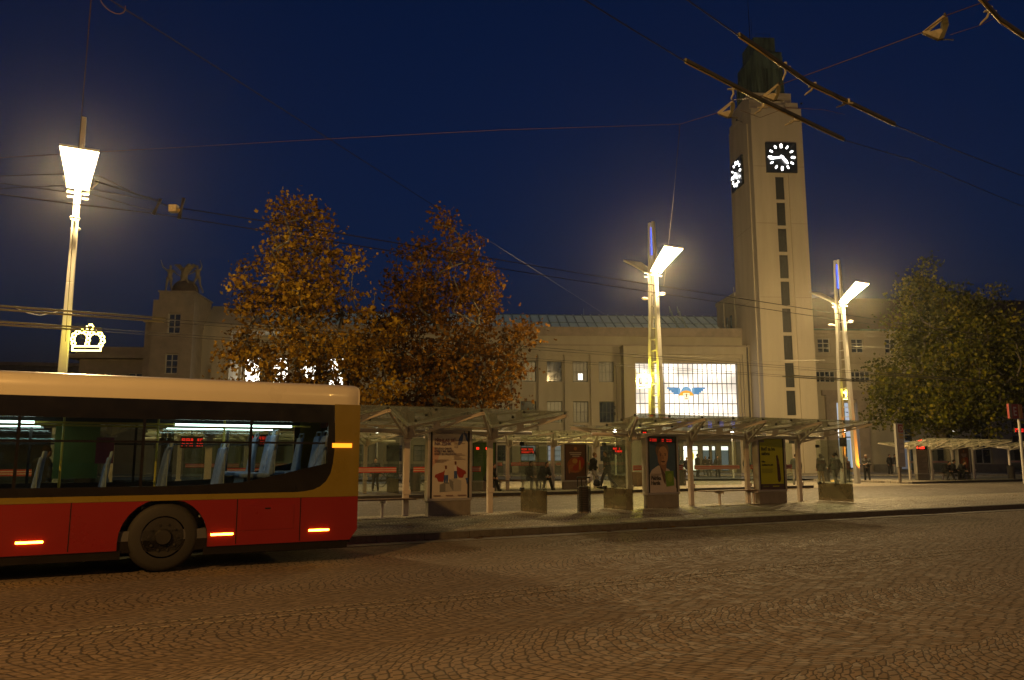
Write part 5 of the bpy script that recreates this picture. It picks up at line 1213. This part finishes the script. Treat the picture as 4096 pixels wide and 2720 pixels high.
for (a,b) in ((-8.0,-5.2),(-4.6,-1.75),(.1,1.85)):
    for y in (.42,BWd-.45): mb=MB(); mb.box(a,b,y-.035,y+.035,2.125,2.155); mb.build('ceiling_tube',M['bustube'],bus)
mb=MB(); mb.box(-4.5,-3.9,BWd-.16,BWd-.12,1.5,2.1); mb.box(-1.55,-.9,BWd-.1,BWd-.06,1.3,2.2); mb.build('partition',PM((.1,.14,.03)),bus)
mb=MB(); mb.box(-.95,-.7,1.1,1.12,1.55,1.95); mb.build('validator',PM((.15,.03,.05)),bus)
# ------------------------------------------------------------------ overhead wires
def wire(name,label,pts,r,m='wire',cat='wire',group=None,rails=(),parts=()):
    p0=Vector(pts[0]); root=thing(name,label,cat,p0,0,group); mb=MB(); mb.tube([Vector(p)-p0 for p in pts],r,6); mb.build('cable',M[m],root,smooth=True)
    for (a,b) in rails:
        mb=MB(); mb.bar(Vector(a)-p0+Vector((0,0,.012)),Vector(b)-p0+Vector((0,0,.012)),.030,.042); ra=mb.build('rail',M['rail'],root,bevel=.004)
        d=Vector(b)-Vector(a); mb=MB()
        for k in range(1,14):
            q=Vector(a)-p0+d*k/14+Vector((0,0,.034)); mb.cyl(q.x,q.y,q.z-.006,q.z+.004,.008,n=6)
        mb.build('bolt',M['dark'],ra)
        mb=MB(); mb.tube([Vector(a)-p0+Vector((0,0,-.016)),Vector(b)-p0+Vector((0,0,-.016))],.0065,6); mb.build('running_wire',M['brass'],ra,smooth=True)
    return root
zc=5.6
Wn=lambda x,y: G(x,y,zc)
GW='overhead trolley wires'
a1,b1=Wn(2740,245),Wn(3375,560)
wire('trolley_wire','overhead wire with a long stiff rail crossing in front of the clock',[Wn(2050,-170),Wn(2340,0),Wn(2530,118),a1,Wn(3060,412),b1,Wn(3643,638),Wn(4096,828),Wn(4400,945)],.006,group=GW,rails=((a1,Wn(3060,410)),(Wn(3060,410),b1)))
a2,b2=Wn(2955,143),Wn(3580,500)
wire('trolley_wire','upper overhead wire with a long stiff rail crossing the copper lantern',[Wn(2600,-90),Wn(2750,0),a2,Wn(3240,340),b2,Wn(3800,592),Wn(4096,706),Wn(4400,815)],.006,group=GW,rails=((a2,Wn(3240,338)),(Wn(3240,338),b2)))
a3,b3=Wn(3905,-20),Wn(4110,158)
wire('trolley_wire','overhead rail cutting the upper right corner',[Wn(3850,-80),a3,Wn(4000,85),b3,Wn(4350,300)],.005,group=GW,rails=((a3,Wn(4000,83)),(Wn(4000,83),b3)))
# pulleys, pylon insulators and arms hanging on the span cable
def insul(label,px,py,Y,s=1.0):
    p=A(px,py,Y); t=thing('wire_insulator',label,'insulator',p,0,'pale wedge insulators on the span cable'); k=Y/F*s
    P=lambda x,y:(x*k,y*0,-y*k)
    mb=MB(); mb.poly([(x*k,-z*k) for x,z in ((0,0),(62,-50),(72,-46),(8,10))],-.012,.012); mb.build('arm',M['fitting'],t,bevel=.003)
    mb=MB(); mb.poly([(x*k,-z*k) for x,z in ((4,6),(50,-8),(58,-4),(52,24),(44,24))],-.018,.018); mb.build('wedge',M['fitting'],t)
    mb=MB(); mb.poly([(x*k,-z*k) for x,z in ((60,-40),(74,-44),(76,-20),(58,22),(42,26),(56,0))],-.022,.022); mb.tube([(30*k,0,-22*k),(88*k,0,-24*k)],.006); mb.build('joint',M['rail'],t)
    mb=MB(); mb.cyl(70*k,0,50*k,58*k,.012); mb.build('bolt',M['dark'],t)
insul('pale wedge insulator low left of the copper lantern',2868,450,9.0); insul('pale wedge insulator in front of the foot of the copper lantern',3050,382,8.2); insul('largest wedge insulator alone in the sky at the upper right',3688,128,7.4,1.5)
wire('span_cable','long span cable running from the left edge to the tower across the sky',[A(-300,648,11.5),A(0,631,11.3),A(263,615,11.2),A(1200,562,10.6),A(2000,520,10.0),A(2720,497,9.6),A(2868,452,9.0)],.0045,'cable',group='span cables')
wire('span_cable','span cable rising from the lantern to the upper right corner',[A(2935,400,8.9),A(3050,384,8.2),A(3123,338,8.2),A(3420,230,7.9),A(3690,130,7.4),A(3790,60,7.3),A(3930,10,7.2),A(4200,-90,7.0)],.005,'cable',group='span cables')
wire('span_cable','thin bridle cable sagging below the lantern insulator to the right',[A(2960,440,9),A(3040,470,8.9),A(3150,430,8.6),A(3300,440,8.5),A(3380,458,8.4)],.003,'cable',group='span cables')
wire('span_cable','thin drop cable from the span joint down to the middle lamp',[A(2720,497,9.6),A(2693,800,22),A(2655,1144,42.3)],.006,'cable',group='span cables')
wire('span_cable','thin pull-off cable in the upper right corner',[A(3800,140,7.4),A(3925,100,7.4),A(4000,60,7.3)],.003,'cable',group='span cables')
wire('span_cable','long diagonal cable from the upper left down to the glazed roof',[A(380,-40,9.0),A(2420,1258,74)],.009,'wire',group='span cables')
wire('span_cable','near vertical cable dropping in front of the left lamp',[A(366,-20,12),A(314,605,20),A(303,760,22),A(262,1365,28.4)],.012,'cable',group='span cables')
lp=[A(470+52*math.cos(t)*1.0-20+8*math.sin(t),5+48*math.sin(t)+18*math.cos(t),9.1) for t in np.linspace(0,5.6,16)]
wire('cable_loop','loose loop of cable hanging at the top left corner',lp,.007,'cable','cable')
for (lab,ax,ay,bx,by,Y) in (('short hanger arm at the upper end of the lower rail',2930,352,2925,398,8.4),('short hanger arm at the middle of the upper rail',3138,262,3132,322,7.9),('curved pull-off arm right of the lantern',3256,342,3218,382,8.0),('curved pull-off arm at the lower end of the upper rail',3390,408,3345,430,8.3),('curved pull-off arm below the lower rail near the tower parapet',3050,425,3018,458,8.8),('curved pull-off arm over the clock',3180,478,3140,502,9.0),('curved pull-off arm in the upper right corner',3960,40,3920,100,7.2)):
    p=A(ax,ay,Y); q=A(bx,by,Y); t=thing('wire_hanger',lab,'wire fitting',p,0,'hanger arms on the trolley wires'); mb=MB(); d=q-p; mb.tube([(0,0,0),d*.5+Vector((.02,0,-.0)),d*.85,d],[.010,.012,.010,.006]); mb.build('arm',M['fitting'],t,smooth=True); mb=MB(); mb.cyl(.012,0,-.01,.035,.018); mb.box(-.06,.06,-.012,.012,-.022,-.01); mb.build('insulator_cap',M['fitting'],t)
# wires over the far lane of the near road
def WL(x,y,z=5.6): return G(x,y,z)
wire('trolley_wire','upper of the two long wires running from the left lamp across both trees',[A(381,724,9.6)*1.0,A(593,792,11.5),WL(678,826),WL(1000,875),WL(2400,1106),WL(3252,1239),WL(3800,1322),WL(4200,1375)],.009,group=GW)
wire('trolley_wire','lower of the two long wires running from the left lamp across both trees',[WL(-200,750),WL(0,777),WL(275,813),WL(618,854),WL(1000,914),WL(2400,1137),WL(3252,1264),WL(3800,1342),WL(4200,1392)],.009,group=GW)
wire('trolley_wire','wire dipping from the left lamp head to the switch in the sky',[A(-100,700,12.3),A(0,704,12.2),A(263,695,12.1),A(394,703,12),A(550,777,12),A(635,801,12)],.006,group=GW)
wire('trolley_wire','second crossing wire at the left edge below the lamp head',[A(-100,720,12.4),A(0,732,12.3),A(275,769,12.2),A(360,775,12.2),A(563,832,12.2),A(614,841,12.2)],.006,group=GW)
wire('trolley_wire','third crossing wire at the left edge below the lamp head',[A(-100,762,12.4),A(0,754,12.3),A(262,741,12.2),A(300,745,12.2),A(600,800,12.1)],.006,group=GW)
sw=thing('wire_switch','trolley wire switch with a pale box in the sky right of the left lamp','wire switch',A(700,833,12),0); o0=A(700,833,12); D_=lambda x,y: A(x,y,12)-o0
mb=MB(); mb.bar(D_(678,835),D_(712,835),.11,.12); mb.build('box',M['fitting'],sw,bevel=.01)
for (a,b) in ((D_(643,795),D_(613,858)),(D_(735,792),D_(716,875))): mb=MB(); mb.tube([a,(a+b)/2,b],[.03,.018,.035]); mb.build('crossbar',M['dark'],sw,smooth=True)
mb=MB(); mb.tube([D_(712,842),D_(722,842)],.03); mb.build('brass_contact',M['brass'],sw)
# wires over the lane between the platforms
for i,(n_,lb) in enumerate(((24.3,'back lane wire crossing low behind the shelters, nearest'),(24.9,'back lane wire, second nearest of the four'),(27.2,'back lane wire, third of the four'),(27.8,'back lane wire, farthest of the four'))):
    rl=[]
    if i in(0,1): rl=[(RW(-2.6,n_,5.6),RW(1.6,n_,5.6)),(RW(33,n_,5.6),RW(41,n_,5.6))]
    if i in(2,3): rl=[(RW(-5.0,n_,5.6),RW(.0,n_,5.6)),(RW(30,n_,5.6),RW(36,n_,5.6))]
    t=wire('trolley_wire',lb,[RW(-50,n_,5.6),RW(-10,n_,5.6),RW(20,n_,5.58),RW(50,n_,5.6),RW(100,n_,5.6)],.008,group=GW,rails=rl)
wire('span_cable','pale cross cable from the middle lamp to the right over the grid window',[A(2640,1420,42),A(2850,1432,41),A(3060,1445,40),A(3300,1440,45)],.008,'fitting',group='span cables')
wire('span_cable','pale cross cable right of the far lamp into the dark tree',[A(3400,1385,50),A(3480,1388,50),A(3560,1392,50)],.010,'fitting',group='span cables')
wire('span_cable','cross cable from the left lamp mast holding the back lane wires',[A(-60,1218,24),A(60,1225,25),A(250,1240,28.5)],.010,'fitting',group='span cables')
wire('cable_loop','slack loop of cable at the left lamp mast',[A(60,1230,25),A(110,1252,25.3),A(160,1262,25.6),A(210,1252,26),A(250,1238,28)],.014,'fitting','cable')
# ------------------------------------------------------------------ trees
def tree(name,label,base,fork,blobs,ntips,nleaf,lsize,mleaf,seed,trunk_r,spread=.5,group='plane trees before the station'):
    rng=np.random.default_rng(seed); root=thing(name,label,'tree',base,0,group); b=np.array(base)
    # tips inside a union of ellipsoids, biased outward
    tips=[]; vol=np.array([r[0]*r[1]*r[2] for c,r in blobs]); vol=vol/vol.sum()
    while len(tips)<ntips:
        c,r=blobs[rng.choice(len(blobs),p=vol)]; d=rng.normal(size=3); d/=np.linalg.norm(d); q=rng.random()**.42
        p=np.array(c)+d*np.array(r)*q
        if p[2]<2.2: continue
        tips.append(p)
    tips=np.array(tips); 
    nodes_=[np.zeros(3)]; par=[-1]
    k=6
    for i in range(1,k+1): nodes_.append(np.array([rng.normal(0,.03)*i,rng.normal(0,.03)*i,fork*i/k])); par.append(i-1)
    order=np.argsort(np.linalg.norm(tips-nodes_[-1],axis=1)); first=k
    ends=[]
    for j in order:
        t=tips[j]; arr=np.array(nodes_[first:]); dist=np.linalg.norm(arr-t,axis=1)+.35*np.maximum(0,arr[:,2]-t[2]+.5)*2
        m_=int(np.argmin(dist))+first; cur=m_; p=nodes_[m_].copy(); seg=max(1,int(np.linalg.norm(t-p)/.55)); st=p.copy()
        for s_ in range(1,seg+1):
            q=st+(t-st)*s_/seg; q=q+rng.normal(0,.06,3)*(s_<seg); q[2]+= .25*math.sin(math.pi*s_/seg)*.5
            nodes_.append(q); par.append(cur); cur=len(nodes_)-1
        ends.append(cur)
    cnt=np.zeros(len(nodes_)); 
    for e in ends: cnt[e]+=1
    for i in range(len(nodes_)-1,0,-1): cnt[par[i]]+=cnt[i]
    rad=trunk_r*(np.maximum(cnt,1)/ntips)**.44
    mb=MB()
    childs=[[] for _ in nodes_]
    for i in range(1,len(nodes_)): childs[par[i]].append(i)
    # chains
    stack=[(0,None)]
    while stack:
        s_,prev=stack.pop()
        ch=[prev,s_] if prev is not None else [s_]; cur=s_
        while childs[cur]:
            nx_=max(childs[cur],key=lambda c:cnt[c])
            for o_ in childs[cur]:
                if o_!=nx_: stack.append((o_,cur))
            ch.append(nx_); cur=nx_
        if len(ch)>1:
            rr=[max(.009,min(rad[c],rad[ch[1]]*1.0) if i==0 and prev is not None else rad[c]) for i,c in enumerate(ch)]
            if prev is None: rr[0]*=1.5
            mb.tube([nodes_[c] for c in ch],rr,7 if rr[0]>.05 else 4)
    mb.build('trunk',M['bark'],root,smooth=True)
    tp=np.array([nodes_[e] for e in ends]); per=nleaf//len(tp)
    wgt=rng.uniform(.1,1.9,len(tp)); pos=[]
    for p,w_ in zip(tp,wgt):
        n_=int(per*w_); d=rng.normal(0,spread,(n_,3)); d[:,2]*=.75; pos.append(p+d)
    pos=np.concatenate(pos)
    leafmesh('crown',pos,lsize,mleaf,root,rng); return root
def tb(px,Y,z=.12): p=A(px,1900,Y); return (p.x,Y,z)
def blob(base,px,py,Y,rx,rz,ry=None):
    # ellipsoid centred on a photo pixel at distance Y; radii in photo pixels
    p=A(px,py,Y); k=Y/F*1.0; return ((p.x-base[0],p.y-base[1],p.z-base[2]),(rx*k,(ry or rx*.85)*k,rz*k))
Y1=43; b1_=tb(1262,Y1)
bl=[blob(b1_,1215,850,Y1,105,85),blob(b1_,1195,960,Y1,165,180),blob(b1_,1055,1120,Y1,130,130),blob(b1_,1350,1080,Y1,120,150),blob(b1_,1190,1200,Y1,260,150),blob(b1_,1010,1380,Y1,150,130),blob(b1_,1230,1420,Y1,300,150),blob(b1_,1450,1380,Y1,170,150),blob(b1_,1100,1560,Y1,240,90),blob(b1_,1400,1580,Y1,230,90),blob(b1_,1480,1230,Y1,90,90),blob(b1_,900,1500,Y1,80,90)]
tree('plane_tree','autumn plane tree with golden brown leaves, left one of the pair before the station',b1_,4.2,bl,410,15000,.24,M['leaf'],11,.30,.42)
Y2=46; b2_=tb(1792,Y2)
bl=[blob(b2_,1800,905,Y2,80,60),blob(b2_,1790,990,Y2,150,130),blob(b2_,1650,1090,Y2,110,130),blob(b2_,1900,1080,Y2,80,110),blob(b2_,1780,1200,Y2,240,140),blob(b2_,1960,1330,Y2,160,110),blob(b2_,1620,1380,Y2,180,130),blob(b2_,1820,1460,Y2,280,150),blob(b2_,2060,1420,Y2,90,120),blob(b2_,1900,1590,Y2,210,60),blob(b2_,1640,1600,Y2,180,80),blob(b2_,1520,1330,Y2,110,130),blob(b2_,2110,1370,Y2,70,120)]
tree('plane_tree','redder autumn plane tree, right one of the pair before the station',b2_,4.4,bl,420,15500,.24,M['leafr'],23,.30,.42)
Y3=63; b3_=tb(3800,Y3)
bl=[blob(b3_,3690,1120,Y3,70,70),blob(b3_,3720,1200,Y3,140,110),blob(b3_,3680,1330,Y3,150,130),blob(b3_,3920,1250,Y3,120,100),blob(b3_,3850,1350,Y3,240,160),blob(b3_,3700,1520,Y3,220,130),blob(b3_,3560,1640,Y3,110,110),blob(b3_,3950,1520,Y3,220,160),blob(b3_,3780,1660,Y3,240,90),blob(b3_,4100,1450,Y3,150,180)]
tree('linden_tree','big dark green tree turning yellow low on its left, at the right edge',b3_,4.0,bl,540,37000,.26,M['leaf2'],37,.38,.55,group=None)
# ------------------------------------------------------------------ sculpture group on the pavilion
sg_=thing('sculpture_group','stone sculpture group of two figures and a winged creature on the pavilion roof','sculpture',SWp(-54.9+2.45,.9,15.95+.0),SA)
stm=mat('weathered_stone',(.17,.14,.07),.9,var=.35,scale=3,bump=.3)
def fig(pose,loc,s_,rz):
    ms=bodymeshes(pose,'jacket',1.0); me=ms[0].copy(); me.materials.clear(); me.materials.append(stm); o=bpy.data.objects.new('figure',me); COL.objects.link(o); o.parent=sg_; o.location=loc; o.scale=(s_,s_,s_); o.rotation_euler=(R(0),0,rz)
fig('raise',(-1.35,0,.1),1.55,R(10)); fig('raise2',(1.15,0,.3),1.45,R(-10))
mb=MB(); mb.ell((0,.3,.55),(1.15,1.0,1.0),18,12); mb.build('globe',mat('dark_globe',(.045,.03,.02),.8,var=.4,scale=5,bump=.5),sg_,smooth=True)
mb=MB(); mb.tube([(0,0,1.1),(-.05,-.1,1.7),(.05,-.15,2.3),(.3,-.2,2.75)],[.28,.34,.30,.14]); mb.ell((.38,-.25,2.75),(.2,.24,.18)); mb.tube([(-.1,0,2.2),(-.6,.1,2.75),(-1.05,.1,2.9)],[.2,.2,.06]); mb.tube([(.2,0,2.2),(.7,.1,2.85),(1.15,.1,2.6)],[.2,.2,.06]); mb.tube([(0,-.2,1.7),(-.25,-.35,1.2),(-.2,-.4,.8)],[.13,.1,.07]); mb.tube([(.1,-.2,1.7),(.35,-.35,1.3),(.5,-.4,1.0)],[.13,.1,.07])
me=remesh(mb,.07,'winged_creature'); me.materials.clear(); me.materials.append(stm); o=bpy.data.objects.new('winged_creature',me); COL.objects.link(o); o.parent=sg_

# ------------------------------------------------------------------ thin haze volume, added to give the lamps their halos
HZ=.00028
hm=bpy.data.materials.new('haze'); hm.use_nodes=True; nt=hm.node_tree; nt.nodes.clear(); o_=nt.nodes.new('ShaderNodeOutputMaterial'); v_=nt.nodes.new('ShaderNodeVolumePrincipled'); v_.inputs['Color'].default_value=(.9,.9,.88,1); v_.inputs['Density'].default_value=HZ; v_.inputs['Anisotropy'].default_value=.9; nt.links.new(v_.outputs[0],o_.inputs['Volume'])
mb=MB(); mb.box(-110,130,-25,125,-1,52); tag(mb.build('haze',hm),kind='stuff')
